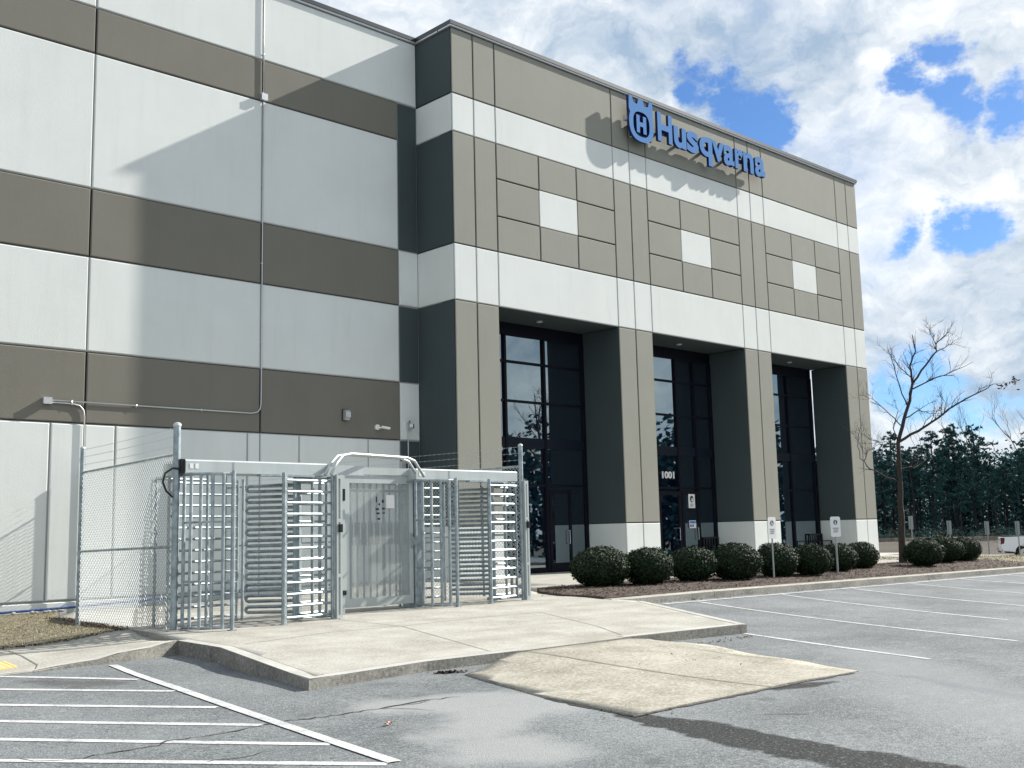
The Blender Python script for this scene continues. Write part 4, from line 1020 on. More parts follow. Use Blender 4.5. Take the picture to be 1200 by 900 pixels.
# ================================================================== gate
GT = empty('pedestrian_gate', (-7.92, -7.2, -.01), 'pale metal gate with close mesh over upright bars, between the two turnstiles', 'gate')
def gad(o): o.parent = GT; o.matrix_parent_inverse = Matrix.Translation(-Vector((-7.92, -7.2, -.01))); return o
gx0, gx1, gy = -8.66, -7.16, -7.20
m = MB(); m.box(gx0-.06, gx0+.03, gy-.05, gy+.07, -.02, 2.30, 'galvpale'); m.box(gx1-.045, gx1+.10, gy-.05, gy+.30, -.02, 2.30, 'galv'); m.box(gx0+.031, gx1-.046, gy-.05, gy+.10, 2.20, 2.32, 'galvpale'); gad(m.build('gate_frame'))
m = MB(); a, b = gx0+.045, gx1-.06
m.box(a, a+.085, gy-.03, gy+.02, .06, 2.18, 'galvpale'); m.box(b-.085, b, gy-.03, gy+.02, .06, 2.18, 'galvpale'); m.box(a+.086, b-.086, gy-.03, gy+.02, 2.06, 2.18, 'galvpale'); m.box(a+.086, b-.086, gy-.03, gy+.02, .06, .20, 'galvpale')
leaf = gad(m.build('gate_leaf'))
m = MB()
for k in range(9): x = a+.17+k*(b-a-.34)/8; m.tube([(x, gy+.06, .1), (x, gy+.06, 2.12)], .016, 'galv', 6)
m.box(a+.086, b-.086, gy+.05, gy+.08, .10, .14, 'galv'); m.box(a+.086, b-.086, gy+.05, gy+.08, 1.92, 1.96, 'galv')
gad(m.build('upright_bars'))
m = MB(); mesh_wires(m, (a+.08, gy+.0, 0), (b-.08, gy+.0, 0), .19, 2.07, .19, 2.07, .021, .0036, 'galvpale'); gad(m.build('expanded_mesh'))
m = MB()
for k in range(9): x0 = a+.095+k*(b-a-.19)/9; m.box(x0, x0+(b-a-.19)/9-.03, gy+.03, gy+.036, 1.05, 1.42, 'galvpale')
gad(m.build('middle_plate'))
m = MB(); m.box(-7.77, -7.60, gy-.012, gy-.008, 1.65, 1.87, 'white'); nt1 = gad(m.build('notice'))
m = MB()
for x, z, w_, h_ in ((-7.98, 1.75, .02, .09), (-7.93, 1.70, .03, .03), (-7.86, 1.74, .04, .05), (-7.99, 1.62, .07, .03), (-7.86, 1.63, .06, .03), (-7.97, 1.55, .06, .03), (-7.85, 1.56, .05, .02), (-7.95, 1.46, .05, .03)): m.box(x, x+w_, gy-.012, gy-.008, z, z+h_, 'ink')
gad(m.build('lettering'))
m = MB(); m.box(gx0-.02, gx0+.02, gy-.075, gy-.051, 1.77, 1.96, 'black'); gad(m.build('hinge'))
m = MB(); m.box(gx0-.02, gx0+.04, gy-.075, gy-.051, .27, .34, 'black'); gad(m.build('hinge'))
m = MB(); m.box(b-.065, b-.02, gy-.055, gy-.031, .98, 1.22, 'chrome'); m.tube([(b-.045, gy-.055, 1.15), (b-.045, gy-.11, 1.15), (b-.045, gy-.11, 1.03)], .01, 'chrome', 6); gad(m.build('latch'))
m = MB()
for dy, dz in ((0, 0), (.16, .0)):
    pts = [(-9.62, -8.32+dy, 2.12), (-9.46, -8.24+dy, 2.30), (-9.30, -8.17+dy, 2.42), (-9.1, -8.1+dy, 2.455), (-7.75, -7.75+dy, 2.46), (-7.52, -7.66+dy, 2.42), (-7.25, -7.58+dy, 2.17)]
    m.tube(pts, .024, 'galvpale', 10)
gad(m.build('arch_tube', smooth=True))
m = MB(); m.box(-9.45, gx0-.065, -7.9, -7.86, 2.14, 2.29, 'galvpale'); gad(m.build('header_link'))
# short chain-mesh infill between gate post and right-hand turnstile
m = MB(); mesh_wires(m, (gx1+.10, gy+.1, 0), (gx1+.32, gy+.1, 0), .05, 2.1, .05, 2.1, .05, .003); gad(m.build('infill_mesh'))

# ================================================================== wall services
m = MB(); y = DW-.03; R_ = .016
m.tube([(-10.08, y, 4.235), (-5.25, y, 4.235), (-5.10, y, 4.27), (-5.02, y, 4.36), (-5.0, y, 4.50), (-5.0, y, 12.28)], R_, 'conduit', 8); m.tube([(-5.0, y, 12.42), (-5.0, y, Z0+.0)], R_, 'conduit', 8)
m.tube([(-10.08, y, 4.185), (-9.62, y, 4.185), (-9.45, y, 4.15), (-9.37, y, 4.06), (-9.345, y, 3.92), (-9.345, y, -.15)], R_, 'conduit', 8)
for z in (1, 3, 6, 8, 10, 13.5): m.box(-5.03 if z > 4 else -9.375, -4.97 if z > 4 else -9.315, y, DW-.001, z, z+.03, 'conduit')
for x in (-9.65, -8.2, -6.6): m.box(x, x+.03, y-.018, DW-.001, 4.20 if x > -9.6 else 4.15, 4.26, 'conduit')
o = m.build('electrical_conduit', smooth=True); tag(o, 'thin grey metal conduit climbing the side wall and bending along the brown band', 'conduit')
def jbox(x0, x1, z0, z1, lab):
    m = MB(); m.box(x0, x1, DW-.10, DW-.001, z0, z1, 'conduit'); m.box(x0-.006, x1+.006, DW-.108, DW-.1005, z0-.006, z1+.006, 'conduit')
    o = m.build('junction_box'); tag(o, lab, 'junction box')
jbox(-10.25, -10.08, 4.15, 4.28, 'small grey junction box on the lowest brown band where the two conduits start')
jbox(-5.08, -4.92, 12.27, 12.43, 'small grey junction box high on the vertical conduit below the top brown band')
WL = empty('wall_light', (-2.51, DW, 4.34), 'small grey wall light on the lowest brown band', 'wall light')
m = MB(); m.prism([(0, -.12), (-.10, -.12), (-.17, -.05), (-.17, .08), (-.10, .14), (0, .14)], (-.075, 0, 0), (0, 1, 0), (0, 0, 1), (.15, 0, 0), 'conduit'); m.build('housing', WL)
m = MB(); m.box(-.055, .055, -.16, -.05, -.128, -.1215, 'white'); m.build('lens', WL)
m = MB(); m.box(-.09, .09, -.03, -.001, -.14, .16, 'black'); m.build('back_plate', WL)
SC = empty('security_camera', (-1.48, DW, 4.08), 'white bullet camera on a round base on the lowest brown band', 'camera')
m = MB(); m.tube([(0, 0, 0), (0, -.05, 0)], .075, 'white', 14); m.tube([(0, -.05, 0), (.03, -.12, -.02), (.08, -.16, -.01)], .02, 'white', 8); m.build('mount', SC)
m = MB(); m.tube([(.05, -.16, 0), (.27, -.22, -.035)], .036, 'white', 12); bo = m.build('camera_body', SC)
m = MB(); m.tube([(.27, -.22, -.035), (.275, -.2215, -.036)], .028, 'black', 12); m.build('lens', bo)
FS = empty('security_camera', (-.42, DW, 4.16), 'grey box camera on its own conduit beside the corner of the entrance block', 'camera')
m = MB(); m.box(-.085, .0, -.10, -.001, -.10, .10, 'conduit'); m.build('junction_box', FS)
m = MB(); m.tube([(.0, -.07, .0), (.07, -.13, 0)], .075, 'conduit', 12); m.tube([(.07, -.13, 0), (.09, -.147, 0)], .055, 'black', 12); m.tube([(.0, -.07, .07), (.0, -.07, .15)], .018, 'black', 6); m.build('camera_body', FS)
m = MB(); m.tube([(-.03, -.03, -.1), (-.03, -.03, -4.3)], .018, 'conduit', 8); m.build('conduit', FS)
m = MB(); m.box(-.72, -.58, DW-.08, DW-.001, 3.0, 3.2, 'conduit'); o = m.build('junction_box'); tag(o, 'small grey box low on the wall just above the gate arch', 'junction box')
# blue hose lying along the wall base
m = MB(); pts = [(-18, 1.40, -.14), (-13, 1.36, -.165), (-11, 1.34, -.16), (-9.6, 1.30, -.13), (-8.6, 1.36, -.10), (-7.4, 1.40, -.06), (-6.0, 1.42, -.03), (-4, 1.42, -.0)]
m.tube(pts, .024, 'bluehose', 8); o = m.build('hose', smooth=True); tag(o, 'long blue hose lying along the foot of the pale side wall', 'hose')
m = MB()
for k in range(70):
    x = random.uniform(-16, -9.8); m.ball((x, 1.12+random.uniform(-.1, .1), -.175), random.uniform(.03, .06), 'kerbtop', 6, 4, (1, 1, .6))
o = m.build('edging_stones'); tag(o, kind='stuff')

# ================================================================== shrubs
def leafball(name, rx, ry, rz, n, seed, root):
    rnd = random.Random(seed); m = MB()
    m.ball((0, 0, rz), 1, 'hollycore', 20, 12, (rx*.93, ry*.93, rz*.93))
    m.tube([(0, 0, -.05), (0, 0, .3)], .05, 'bark', 6)
    m.build('inner_branches', root, smooth=True)
    m = MB()
    for i in range(n):
        u = rnd.uniform(-1, 1); t = rnd.uniform(0, 2*pi); s = math.sqrt(1-u*u); d = Vector((s*cos(t), s*sin(t), u))
        bump_ = 1+.13*mn.noise(d*2.0+Vector((seed, 0, 0)))+.035*mn.noise(d*8+Vector((seed, 3, 0)))
        k = bump_*rnd.uniform(.91, 1.04) if rnd.random() > .05 else bump_*rnd.uniform(1.03, 1.09)
        uu = max(u, -.86); p = Vector((d.x*rx*k, d.y*ry*k, rz+uu*rz*k)); nr = Vector((d.x/rx, d.y/ry, d.z/rz)).normalized()
        nr = (nr+Vector((rnd.gauss(0, .55), rnd.gauss(0, .55), rnd.gauss(0, .45)))).normalized(); a = nr.orthogonal().normalized(); a.rotate(Matrix.Rotation(rnd.uniform(0, 6.28), 3, nr)); b = nr.cross(a)
        l = rnd.uniform(.018, .036); w = l*.55
        m.add([p-a*l, p-b*w+nr*.004, p+a*l, p+b*w+nr*.004], [(0, 1, 2, 3)], 'holly')
    return m.build('foliage', root)
shr_proto = []
for i in range(3):
    r = empty('shrub', (0, 0, -50), '', 'shrub'); leafball('shrub', .56, .50, .41, 5200, 11+i*7, r); shr_proto.append(r)
SH = [(-1.24, -6.05, 1.13, 1.04, 'leftmost round shrub of the kerbside row, by the first pale pier base'), (-.12, -6.45, 1.02, 1.0, 'round shrub second from the left, before the pale base of the nearest pier'), (1.46, -6.45, .96, .97, 'round shrub third from the left, under the door with the white notice'), (2.45, -6.96, 1.02, 1.03, 'round shrub fourth from the left, just in front of the first dark bench'), (4.23, -6.86, 1.0, 1.0, 'round shrub right behind the first small parking sign'), (5.28, -7.16, .89, .95, 'round shrub between the two small parking signs'), (7.28, -6.73, .86, .88, 'round shrub right behind the second small parking sign'), (8.98, -6.45, .86, .90, 'round shrub at the corner pier, rightmost before the bare tree'), (11.45, -7.05, 1.0, .97, 'round shrub immediately right of the bare tree trunk'), (13.67, -6.55, 1.02, .98, 'middle one of the three round shrubs right of the bare tree'), (15.19, -6.54, .84, .92, 'rightmost round shrub of the row, farthest along the kerb')]
for i, (x, y, sx, sz, lab) in enumerate(SH):
    r = shr_proto[i] if i < 3 else copy_tree(shr_proto[i % 3])
    r.location = (x, y, hbed(x, y)-.03); r.rotation_euler = (0, 0, .9*i); r.scale = (sx*1.07, sx*1.07, sz); r['label'] = lab; r['group'] = 'trimmed round shrubs along the kerb'

# ================================================================== parking signs
def psign(x, y, rz, label, z0=0):
    r = empty('parking_sign', (x, y, z0), label, 'sign', 'small parking signs in front of the shrubs', rz)
    m = MB(); m.prism([(-.03, 0), (-.012, -.015), (.012, -.015), (.03, 0), (.012, -.006), (-.012, -.006)], (0, 0, -.2), (1, 0, 0), (0, 1, 0), (0, 0, 1.60), 'post'); m.build('sign_post', r)
    m = MB(); R2 = .03; w, z0_, z1_ = .15, .93, 1.43
    pl = [(-w+R2, z0_), (w-R2, z0_), (w, z0_+R2), (w, z1_-R2), (w-R2, z1_), (-w+R2, z1_), (-w, z1_-R2), (-w, z0_+R2)]
    m.prism(pl, (0, -.020, 0), (1, 0, 0), (0, 0, 1), (0, .003, 0), 'white'); pn = m.build('sign_panel', r)
    m = MB(); m.prism([(cos(t)*.062, sin(t)*.062) for t in [2*pi*k/16 for k in range(16)]], (0, -.0215, 1.29), (1, 0, 0), (0, 0, 1), (0, -.001, 0), 'ink')
    m.prism([(-.022, -.04), (.0, -.045), (.03, -.03), (.01, .0), (.0, .045), (-.015, .045), (-.018, 0)], (0, -.0235, 1.29), (1, 0, 0), (0, 0, 1), (0, -.001, 0), 'white')
    for k, (a, b) in enumerate(((-.09, .09), (-.07, .08), (-.08, .06))): m.box(a, b, -.0222, -.0212, 1.13-.045*k, 1.155-.045*k, 'post')
    m.build('sign_graphics', pn); return r
psign(3.35, -7.36, radians(-4), 'small white parking sign on a thin post, left of the pair, by the second pier', -.0)
psign(5.95, -7.50, radians(-22), 'small white parking sign on a thin post, right of the pair, nearer the corner', -.01)
# back-facing sign posts in the far parking row
def bsign(x, y, zt, h, label):
    r = empty('sign_post', (x, y, zt-h), label, 'sign post', 'sign posts seen from behind in the far row', radians(-30))
    m = MB(); m.prism([(-.03, 0), (-.012, .02), (.012, .02), (.03, 0), (.012, .008), (-.012, .008)], (0, 0, -.3), (1, 0, 0), (0, 1, 0), (0, 0, h+.28), 'post'); m.build('post', r)
    m = MB(); m.box(-.105, .105, .021, .024, h-.55, h, 'post'); m.build('sign_back', r)
for (x, y, zt, h, lab) in ((24.2, -.3, 1.54, 1.9, 'sign post seen from behind, the one just right of the bare tree trunk'), (25.34, -1.37, 1.31, 1.85, 'sign post seen from behind, above the two rightmost shrubs'), (26.46, -2.43, 1.25, 2.0, 'sign post seen from behind, standing clear of the shrubs left of the white pickup'), (27.38, -3.29, 1.22, 1.9, 'sign post seen from behind, in front of the rear wheel of the white pickup')):
    bsign(x, y, zt, h, lab)
# benches
def bench(x, y, label):
    r = empty('bench', (x, y, 0), label, 'bench', 'dark benches against the piers')
    m = MB()
    for k in range(5): m.box(-.45, .45, .06+k*.085, .12+k*.085, .43, .455, 'bench')
    m.build('seat', r)
    m = MB()
    for k in range(6): xx = -.41+k*.164; m.box(xx-.025, xx+.025, .50, .52, .46, .86, 'bench')
    m.box(-.45, .45, .495, .525, .861, .92, 'bench'); m.build('backrest', r)
    for sx in (-.42, .42):
        m = MB(); m.box(sx-.025, sx+.025, .06, .11, 0, .64, 'bench'); m.box(sx-.025, sx+.025, .47, .52, 0, .9, 'bench'); m.box(sx-.03, sx+.03, .06, .47, .62, .65, 'bench'); m.build('leg', r)
    return r
bench(c[10]-.50, 1.0, 'dark slatted bench beside the second pier, behind the fourth shrub')
b2 = bench(c[15]-.50, 1.0, 'dark slatted bench beside the far corner pier')

# ================================================================== bare tree
TR = empty('bare_tree', (12.84, -5.67, -.08), 'slender leafless tree with upswept dark branches by the entrance corner', 'tree')
inv = Matrix.Translation(-Vector((12.84, -5.67, -.08)))
T = K['TREE']; fwv = Vector((fw.x, fw.y, 0)).normalized(); rnd = random.Random(5)
def wob(pts, amp, doff, sub=4):
    out = []; P = [Vector(p) for p in pts]
    Lt = sum((P[i+1]-P[i]).length for i in range(len(P)-1)); s = 0
    for i in range(len(P)-1):
        for k in range(sub):
            t = k/sub; q = P[i].lerp(P[i+1], t); s0 = s+(P[i+1]-P[i]).length*t
            o_ = fwv*doff*(s0/Lt)**1.2; w_ = Vector((rnd.uniform(-1, 1), rnd.uniform(-1, 1), rnd.uniform(-1, 1)))*amp*(1 if (i or k) else 0)
            out.append(q+o_+w_)
        s += (P[i+1]-P[i]).length
    out.append(P[-1]+fwv*doff); return out
bm_ = MB()
def twigs(m, pts, rads, depth, n, length):
    for _ in range(n):
        i = rnd.randint(len(pts)//4, len(pts)-2); p = pts[i].lerp(pts[i+1], rnd.random()); d = (pts[i+1]-pts[i]).normalized()
        ax_ = Vector((rnd.gauss(0, 1), rnd.gauss(0, 1), rnd.gauss(0, 1))).normalized(); d2 = (d+ax_*.75+Vector((0, 0, .25))).normalized(); l = length*rnd.uniform(.4, 1.1)
        q = [p]; dd = d2
        for k in range(5):
            dd = (dd+Vector((rnd.gauss(0, .22), rnd.gauss(0, .22), rnd.gauss(0, .18)+.05))).normalized(); q.append(q[-1]+dd*l/5)
        r0 = min(rads[i]*.55, .012) if depth else .004
        r0 = max(r0, .0036); rr = [r0*(1-.75*k/5) for k in range(6)]
        m.tube(q, rr, 'bark', 4, cap=False)
        if depth > 0: twigs(m, q, rr, depth-1, 4, length*.55)
# trunk
tp = wob(T['trunk'], .012, 0, 4); tp = [Vector((12.84, -5.67, -.15))]+tp
m = MB(); rr = [.15, .12]+[.105-.045*k/(len(tp)-3) for k in range(len(tp)-2)]
m.tube(tp, rr, 'bark', 12); o = m.build('trunk', smooth=True); o.parent = TR; o.matrix_parent_inverse = inv
doffs = dict(a=.1, b=-.9, c=.8, d=-.5, e=.5, f=.9, g=-.8, h=.9, i=.6, j=-.6, k=.7, l=.4, m=-.9, n=.9, o=.2, p=.7, q=-1.0, r=.3)
rad = dict(a=.062, b=.045, c=.022, d=.024, e=.034, f=.016, g=.022, h=.02, i=.018, j=.018, k=.026, l=.014, m=.018, n=.014, o=.012, p=.014, q=.012, r=.01)
store = {}
start = dict(c='a', d='a', e='a', g='a', i='a', h='a', f='e', o='e', p='d', l='k', r='b', q='b')
for k in 'abcdeghijkmnfoplrq':
    pts = wob(T[k], .025 if k not in 'a' else .012, doffs[k], 3)
    if k in start and start[k] in store:      # snap the root onto the parent limb
        par = store[start[k]]; near = min(par, key=lambda v: (v-pts[0]).length_squared); n_ = len(pts); dl = near-pts[0]
        pts = [p+dl*(1-i/(n_-1)) for i, p in enumerate(pts)]
    store[k] = pts; r0 = rad[k]; n_ = len(pts); rs = [max(.005, r0*(1-.80*i/(n_-1))) for i in range(n_)]
    m = MB(); m.tube(pts, rs, 'bark', 7 if r0 > .02 else 5, cap=False); twigs(m, pts, rs, 1, {'a': 18, 'b': 16, 'e': 14}.get(k, 9), .60)
    o = m.build('branch', smooth=True); o.parent = TR; o.matrix_parent_inverse = inv
m = MB()
tipb = store['b'][-1]
for cpt, n_, s_ in ((tipb+Vector((.16, -.18, -.05)), 14, .09), (tipb+Vector((.40, -.44, .03)), 26, .12)):
    m.tube([tipb, cpt], .004, 'bark', 4)
    for i in range(n_):
        p = cpt+Vector((rnd.gauss(0, s_*.6), rnd.gauss(0, s_*.6), rnd.gauss(0, s_*.6))); a = Vector((rnd.gauss(0, 1), rnd.gauss(0, 1), rnd.gauss(0, 1))).normalized()*.06; b = a.orthogonal().normalized()*.035
        m.add([p-a, p-b, p+a, p+b], [(0, 1, 2, 3)], 'deadleaf')
o = m.build('dead_leaves'); o.parent = TR; o.matrix_parent_inverse = inv

# ================================================================== pine wood
def pine(seed, H):
    rnd = random.Random(seed); m = MB(); pts = [Vector((0, 0, -.5))]; dx = rnd.uniform(-.5, .5); dy = rnd.uniform(-.5, .5)
    for k in range(1, 7): pts.append(Vector((dx*(k/6)**2+rnd.uniform(-.1, .1), dy*(k/6)**2+rnd.uniform(-.1, .1), H*.97*k/6)))
    m.tube(pts, [.17, .15, .13, .11, .09, .06, .03], 'pinebark', 6, cap=False)
    br = []
    z = H*.42
    while z < H*.97:
        f = (z-H*.42)/(H*.55); a = rnd.uniform(0, 6.28); L_ = (1.9*(1-f)**.6+.45)*rnd.uniform(.55, 1.15)*(.6 if f < .15 else 1)
        i = min(5, int(z/(H*.97)*6)); t = z/(H*.97)*6-i; base = pts[i].lerp(pts[i+1], t); tip = base+Vector((cos(a)*L_, sin(a)*L_, rnd.uniform(-.1, .55)*L_*.6))
        m.tube([base, base.lerp(tip, .5)+Vector((0, 0, -.05)), tip], [.035, .025, .01], 'pinebark', 3, cap=False); br.append((base, tip, L_)); z += rnd.uniform(.10, .30)
    tr = m
    m = MB()
    for base, tip, L_ in br:
        nc = int(4+L_*4.5)
        for _ in range(nc):
            t = rnd.uniform(.35, 1.08); cpt = base.lerp(tip, t)+Vector((rnd.gauss(0, .16), rnd.gauss(0, .16), rnd.gauss(0, .12)))
            for q in range(12):
                d = Vector((rnd.gauss(0, 1), rnd.gauss(0, 1), rnd.gauss(0, .8)+.35)).normalized(); s_ = d.orthogonal().normalized(); s_.rotate(Matrix.Rotation(rnd.uniform(0, 6.28), 3, d)); l = rnd.uniform(.13, .28)
                m.add([cpt-s_*.05, cpt+s_*.05, cpt+d*l+s_*.03, cpt+d*l-s_*.03], [(0, 1, 2, 3)], 'needle')
    return tr, m
pp = []
for i, H in enumerate((12.5, 13.5, 11.5, 14.2)):
    r = empty('pine_tree', (0, 0, -80), 'tall dark green pine with a bare stem in the wood beyond the field', 'tree', 'pines of the wood beyond the field')
    tr, cr = pine(100+i, H); tr.build('trunk', r); cr.build('crown', r); pp.append(r)
VV = Vector((-UU.y, UU.x))
rnd = random.Random(99); used = [False]*4; cnt = 0
spots = []
for row, s in enumerate((124, 127.5, 131)):
    l = -52.0
    while l < 42:
        spots.append((s+rnd.uniform(-1.5, 1.5), l+rnd.uniform(-.8, .8), row)); l += rnd.uniform(1.5, 2.9) if row < 3 else rnd.uniform(2, 4)
for s, l, row in spots:
    P = Vector((CP.x, CP.y))+UU*s+VV*l; i = rnd.randint(0, 3)
    if used[i]: r = copy_tree(pp[i])
    else: r = pp[i]; used[i] = True
    k = rnd.uniform(.66, 1.06)*(1.0 if row else .85); r.location = (P.x, P.y, -.35); r.scale = (k*1.05, k*1.05, k*.96); r.rotation_euler = (0, 0, rnd.uniform(0, 6.28)); cnt += 1
# leafless hardwood tops above the wood
def hardwood(seed, H):
    rnd = random.Random(seed); m = MB()
    def grow(p, d, l, r, dep):
        q = [p]; dd = d
        for k in range(4): dd = (dd+Vector((rnd.gauss(0, .12), rnd.gauss(0, .12), .04))).normalized(); q.append(q[-1]+dd*l/4)
        m.tube(q, [r*(1-.4*k/4) for k in range(5)], 'greybranch', 4 if dep < 3 else 3, cap=False)
        if dep < 5:
            for k in range(3 if dep < 4 else 2):
                a = Vector((rnd.gauss(0, 1), rnd.gauss(0, 1), rnd.gauss(0, .6))).normalized(); grow(q[rnd.randint(2, 4)], (dd+a*.6+Vector((0, 0, .25))).normalized(), l*.62, r*.5, dep+1)
    grow(Vector((0, 0, -.5)), Vector((0, 0, 1)), H*.5, .16, 0); return m
hp_ = []
for i in range(2):
    r = empty('bare_hardwood_tree', (0, 0, -80), '', 'tree'); hardwood(300+i, 15.5).build('branches', r); hp_.append(r)
HL = ['bare grey tree whose fine top rises above the pines, third of the right-hand cluster', 'bare grey tree rising above the pines right of centre', 'bare grey tree with the tallest fine crown above the right of the wood', 'bare grey tree top at the far right of the wood', 'bare grey tree top behind the pines beyond the corner pier']
for i, (s, l, k) in enumerate(((138, 6.0, .93), (136, -1.5, .98), (133, -6.5, 1.06), (137, -9.5, .95), (142, 12.0, .9))):
    r = hp_[i] if i < 2 else copy_tree(hp_[i % 2]); P = Vector((CP.x, CP.y))+UU*s+VV*l; r.location = (P.x, P.y, -.4); r.scale = (k, k, k); r.rotation_euler = (0, 0, i*1.3); r['label'] = HL[i]; r['group'] = 'leafless trees in the wood'
# undergrowth at the foot of the wood
m = MB(); rnd = random.Random(4)
for i in range(900):
    s = 118+abs(rnd.gauss(0, 9)); l = rnd.uniform(-55, 44); P = Vector((CP.x, CP.y))+UU*s+VV*l; hgt = rnd.uniform(.4, 1.3)*(1.6 if rnd.random() < .15 else 1)*(1 if s < 123 else 1.5); mt = 'brush' if (s < 122 and rnd.random() < .6) else 'needle'
    for q in range(26):
        p = Vector((P.x+rnd.gauss(0, .5), P.y+rnd.gauss(0, .5), -.42+rnd.uniform(0, hgt))); a = Vector((rnd.gauss(0, 1), rnd.gauss(0, 1), rnd.gauss(0, 1))).normalized()*rnd.uniform(.08, .2); b = a.orthogonal().normalized()*.07
        m.add([p-a, p-b, p+a, p+b], [(0, 1, 2, 3)], mt)
o = m.build('undergrowth'); tag(o, kind='stuff')
# deeper wood behind reads as one dark mass
m = MB()
for i in range(1050):
    s = rnd.uniform(133, 190); l = rnd.uniform(-60, 50); P = Vector((CP.x, CP.y))+UU*s+VV*l; H = rnd.uniform(7.5, 11)
    m.tube([(P.x, P.y, -.5), (P.x+rnd.uniform(-.3, .3), P.y, H*.9)], .13, 'pinebark', 4, cap=False)
    for q in range(210):
        z = rnd.uniform(.0, 1)*H; sp_ = 1.5*(1.1-z/H)+.5; p = Vector((P.x+rnd.gauss(0, sp_), P.y+rnd.gauss(0, sp_), z)); a = Vector((rnd.gauss(0, 1), rnd.gauss(0, 1), rnd.gauss(0, 1))).normalized()*rnd.uniform(.16, .36); b = a.orthogonal().normalized()*.17
        m.add([p-a, p-b, p+a, p+b], [(0, 1, 2, 3)], 'needle')
for i in range(5200):
    s = rnd.uniform(190, 205); l = rnd.uniform(-75, 62); P = Vector((CP.x, CP.y))+UU*s+VV*l; p = Vector((P.x, P.y, rnd.uniform(-.5, 7.5+1.5*mn.noise(Vector((l*.2, 0, 0))))))
    a = Vector((rnd.gauss(0, 1), rnd.gauss(0, 1), rnd.gauss(0, 1))).normalized()*rnd.uniform(.7, 1.3); b = a.orthogonal().normalized()*.8
    m.add([p-a, p-b, p+a, p+b], [(0, 1, 2, 3)], 'needle')
o = m.build('deep_wood'); tag(o, kind='stuff')
# trees across the lot, seen only mirrored in the entrance glass
m = MB(); rnd = random.Random(21)
for i in range(170):
    t = rnd.random(); x = 98+(14-98)*t+rnd.gauss(0, 3); y_ = -12+(-80+12)*t+rnd.gauss(0, 3); H = rnd.uniform(8, 12.5); z0 = -1.0
    m.tube([(x, y_, z0), (x+rnd.uniform(-.4, .4), y_, H*.9)], .16, 'pinebark', 4, cap=False)
    for q in range(170):
        z = rnd.uniform(.0, 1)**.8*H; sp_ = 1.3*(1.1-z/H)+.45; p = Vector((x+rnd.gauss(0, sp_), y_+rnd.gauss(0, sp_), z-.8)); a = Vector((rnd.gauss(0, 1), rnd.gauss(0, 1), rnd.gauss(0, 1))).normalized()*rnd.uniform(.2, .45); b = a.orthogonal().normalized()*.25
        m.add([p-a, p-b, p+a, p+b], [(0, 1, 2, 3)], 'needle')
o = m.build('wood_across_the_lot'); tag(o, kind='stuff')

# ================================================================== pickup truck
PK = empty('pickup_truck', (0, 0, 0), 'white pickup truck parked beyond the grass, tail towards the building', 'pickup truck')
# local: x forward (0 = tail), y half width, z up
Wd = .98
def side(z_): return Wd-.05*max(0, (z_-.95)/.6)**2
m = MB()
# lower body side profile with wheel arches, extruded through the width
def arch(cx_, r, n=9): return [(cx_+r*cos(pi*k/(n-1)), .40+r*sin(pi*k/(n-1))) for k in range(n)]
prof = [(0.0, .62), (.02, 1.38), (1.9, 1.42), (2.0, 1.42), (2.12, 1.44), (3.75, 1.44), (5.0, 1.36), (5.55, 1.22), (5.72, .95), (5.72, .48), (5.35, .42)]+arch(4.72, .50)+[(4.2, .42), (1.95, .42)]+arch(1.28, .50)+[(.7, .45), (.1, .5)]
m.prism(prof, (0, -Wd, 0), (1, 0, 0), (0, 0, 1), (0, 2*Wd, 0), 'truckwhite')
m.build('body', PK)
m = MB(); cab = [(1.98, 1.43), (2.12, 1.80), (2.3, 1.94), (3.3, 1.96), (3.6, 1.9), (4.28, 1.44)]
m.prism(cab, (0, -Wd+.14, 0), (1, 0, 0), (0, 0, 1), (0, 2*Wd-.28, 0), 'truckwhite'); cb = m.build('cab', PK)
for sy in (-1, 1):
    m = MB()
    for w_ in ([(2.16, 1.46), (2.28, 1.80), (2.95, 1.85), (2.95, 1.46)], [(3.03, 1.46), (3.03, 1.85), (3.5, 1.83), (4.05, 1.46)]): m.prism(w_, (0, sy*(Wd-.139), 0), (1, 0, 0), (0, 0, 1), (0, sy*.006, 0), 'glass')
    m.build('side_window', cb)
m = MB(); m.add([(2.0, -.72, 1.48), (2.0, .72, 1.48), (2.09, .68, 1.80), (2.09, -.68, 1.80)], [(0, 1, 2, 3)], 'glass'); m.build('rear_window', cb)
m = MB(); m.add([(4.29, -.76, 1.45), (4.29, .76, 1.45), (3.65, .70, 1.90), (3.65, -.70, 1.90)], [(0, 1, 2, 3)], 'glass'); m.build('windscreen', cb)
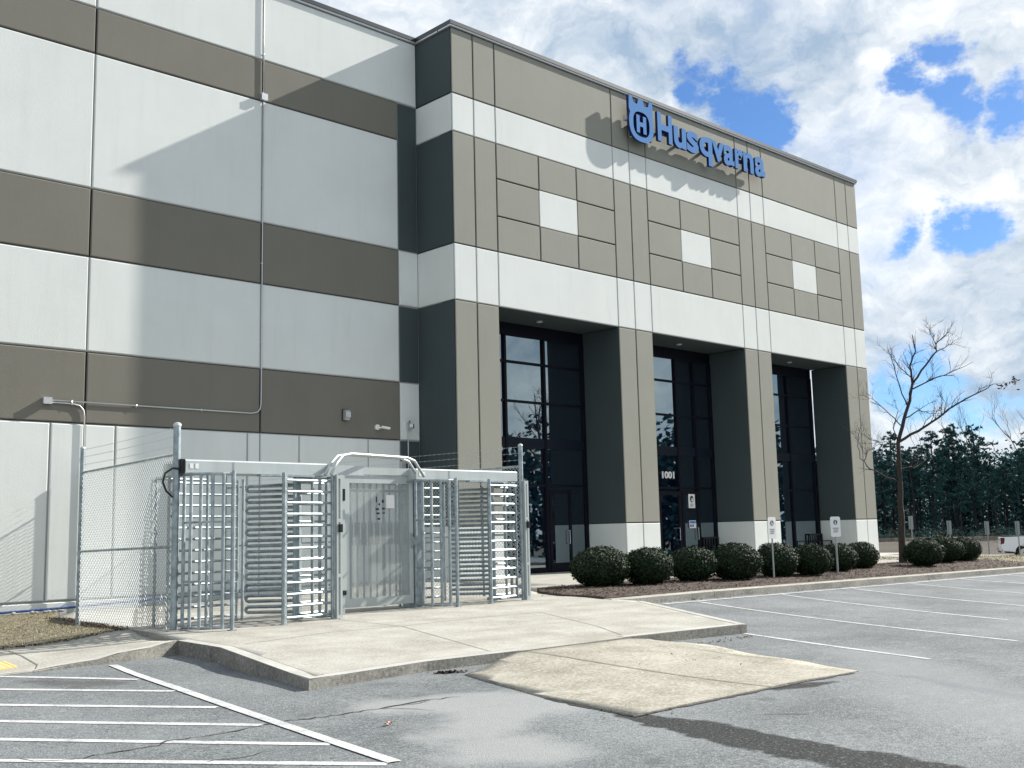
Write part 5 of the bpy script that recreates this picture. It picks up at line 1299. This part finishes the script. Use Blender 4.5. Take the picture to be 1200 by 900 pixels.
m = MB(); m.box(-.03, .0, -.80, .80, .78, 1.36, 'truckwhite'); m.box(.1, 1.95, -.82, .82, 1.40, 1.445, 'black'); m.box(-.034, -.0305, -.2, .2, 1.16, 1.24, 'black'); m.build('tailgate', PK)
m = MB(); m.box(-.14, -.001, -.9, .9, .50, .68, 'chrome'); m.box(-.10, .0, -.6, .6, .40, .499, 'black'); m.build('rear_bumper', PK)
for sy in (-1, 1):
    m = MB(); m.prism([(-.035, .93), (.16, .98), (.22, 1.30), (.14, 1.34), (-.035, 1.34)], (0, sy*(Wd-.14), 0), (1, 0, 0), (0, 0, 1), (0, sy*.147, 0), 'tail'); m.box(-.038, -.0355, sy*(Wd-.07)-.05, sy*(Wd-.07)+.05, 1.06, 1.16, 'white'); m.build('tail_light', PK)
    for cx_ in (1.28, 4.72):
        m = MB(); m.tube([(cx_, sy*.74, .39), (cx_, sy*.985, .39)], .39, 'tyre', 24); wh = m.build('wheel', PK)
        m = MB(); m.tube([(cx_, sy*.975, .39), (cx_, sy*.99, .39)], .25, 'chrome', 20)
        for k in range(6): a = pi*k/3; m.obox((cx_+.14*cos(a), sy*.992, .39+.14*sin(a)), (.10*cos(a), 0, .10*sin(a)), (0, .006, 0), (-.03*sin(a), 0, .03*cos(a)), 'flange')
        m.tube([(cx_, sy*.985, .39), (cx_, sy*1.0, .39)], .05, 'black', 10); m.build('rim', wh)
m = MB(); m.box(.3, 5.4, -.80, .80, .36, .46, 'black'); m.build('chassis', PK)
m = MB(); m.box(5.721, 5.74, -.6, .6, .7, 1.1, 'black'); m.build('grille', PK)
for sy in (-1, 1):
    m = MB(); m.box(5.6, 5.73, sy*.78-.13, sy*.78+.13, .9, 1.12, 'white'); m.build('headlight', PK)
    m = MB(); m.box(3.7, 3.86, sy*1.09-.11, sy*1.09+.11, 1.42, 1.62, 'black'); m.build('wing_mirror', PK)
vr = Vector((rt.x, rt.y, 0)).normalized()
PK.location = (53.55, 8.55, -1.12); PK.rotation_euler = (0, 0, radians(-62))
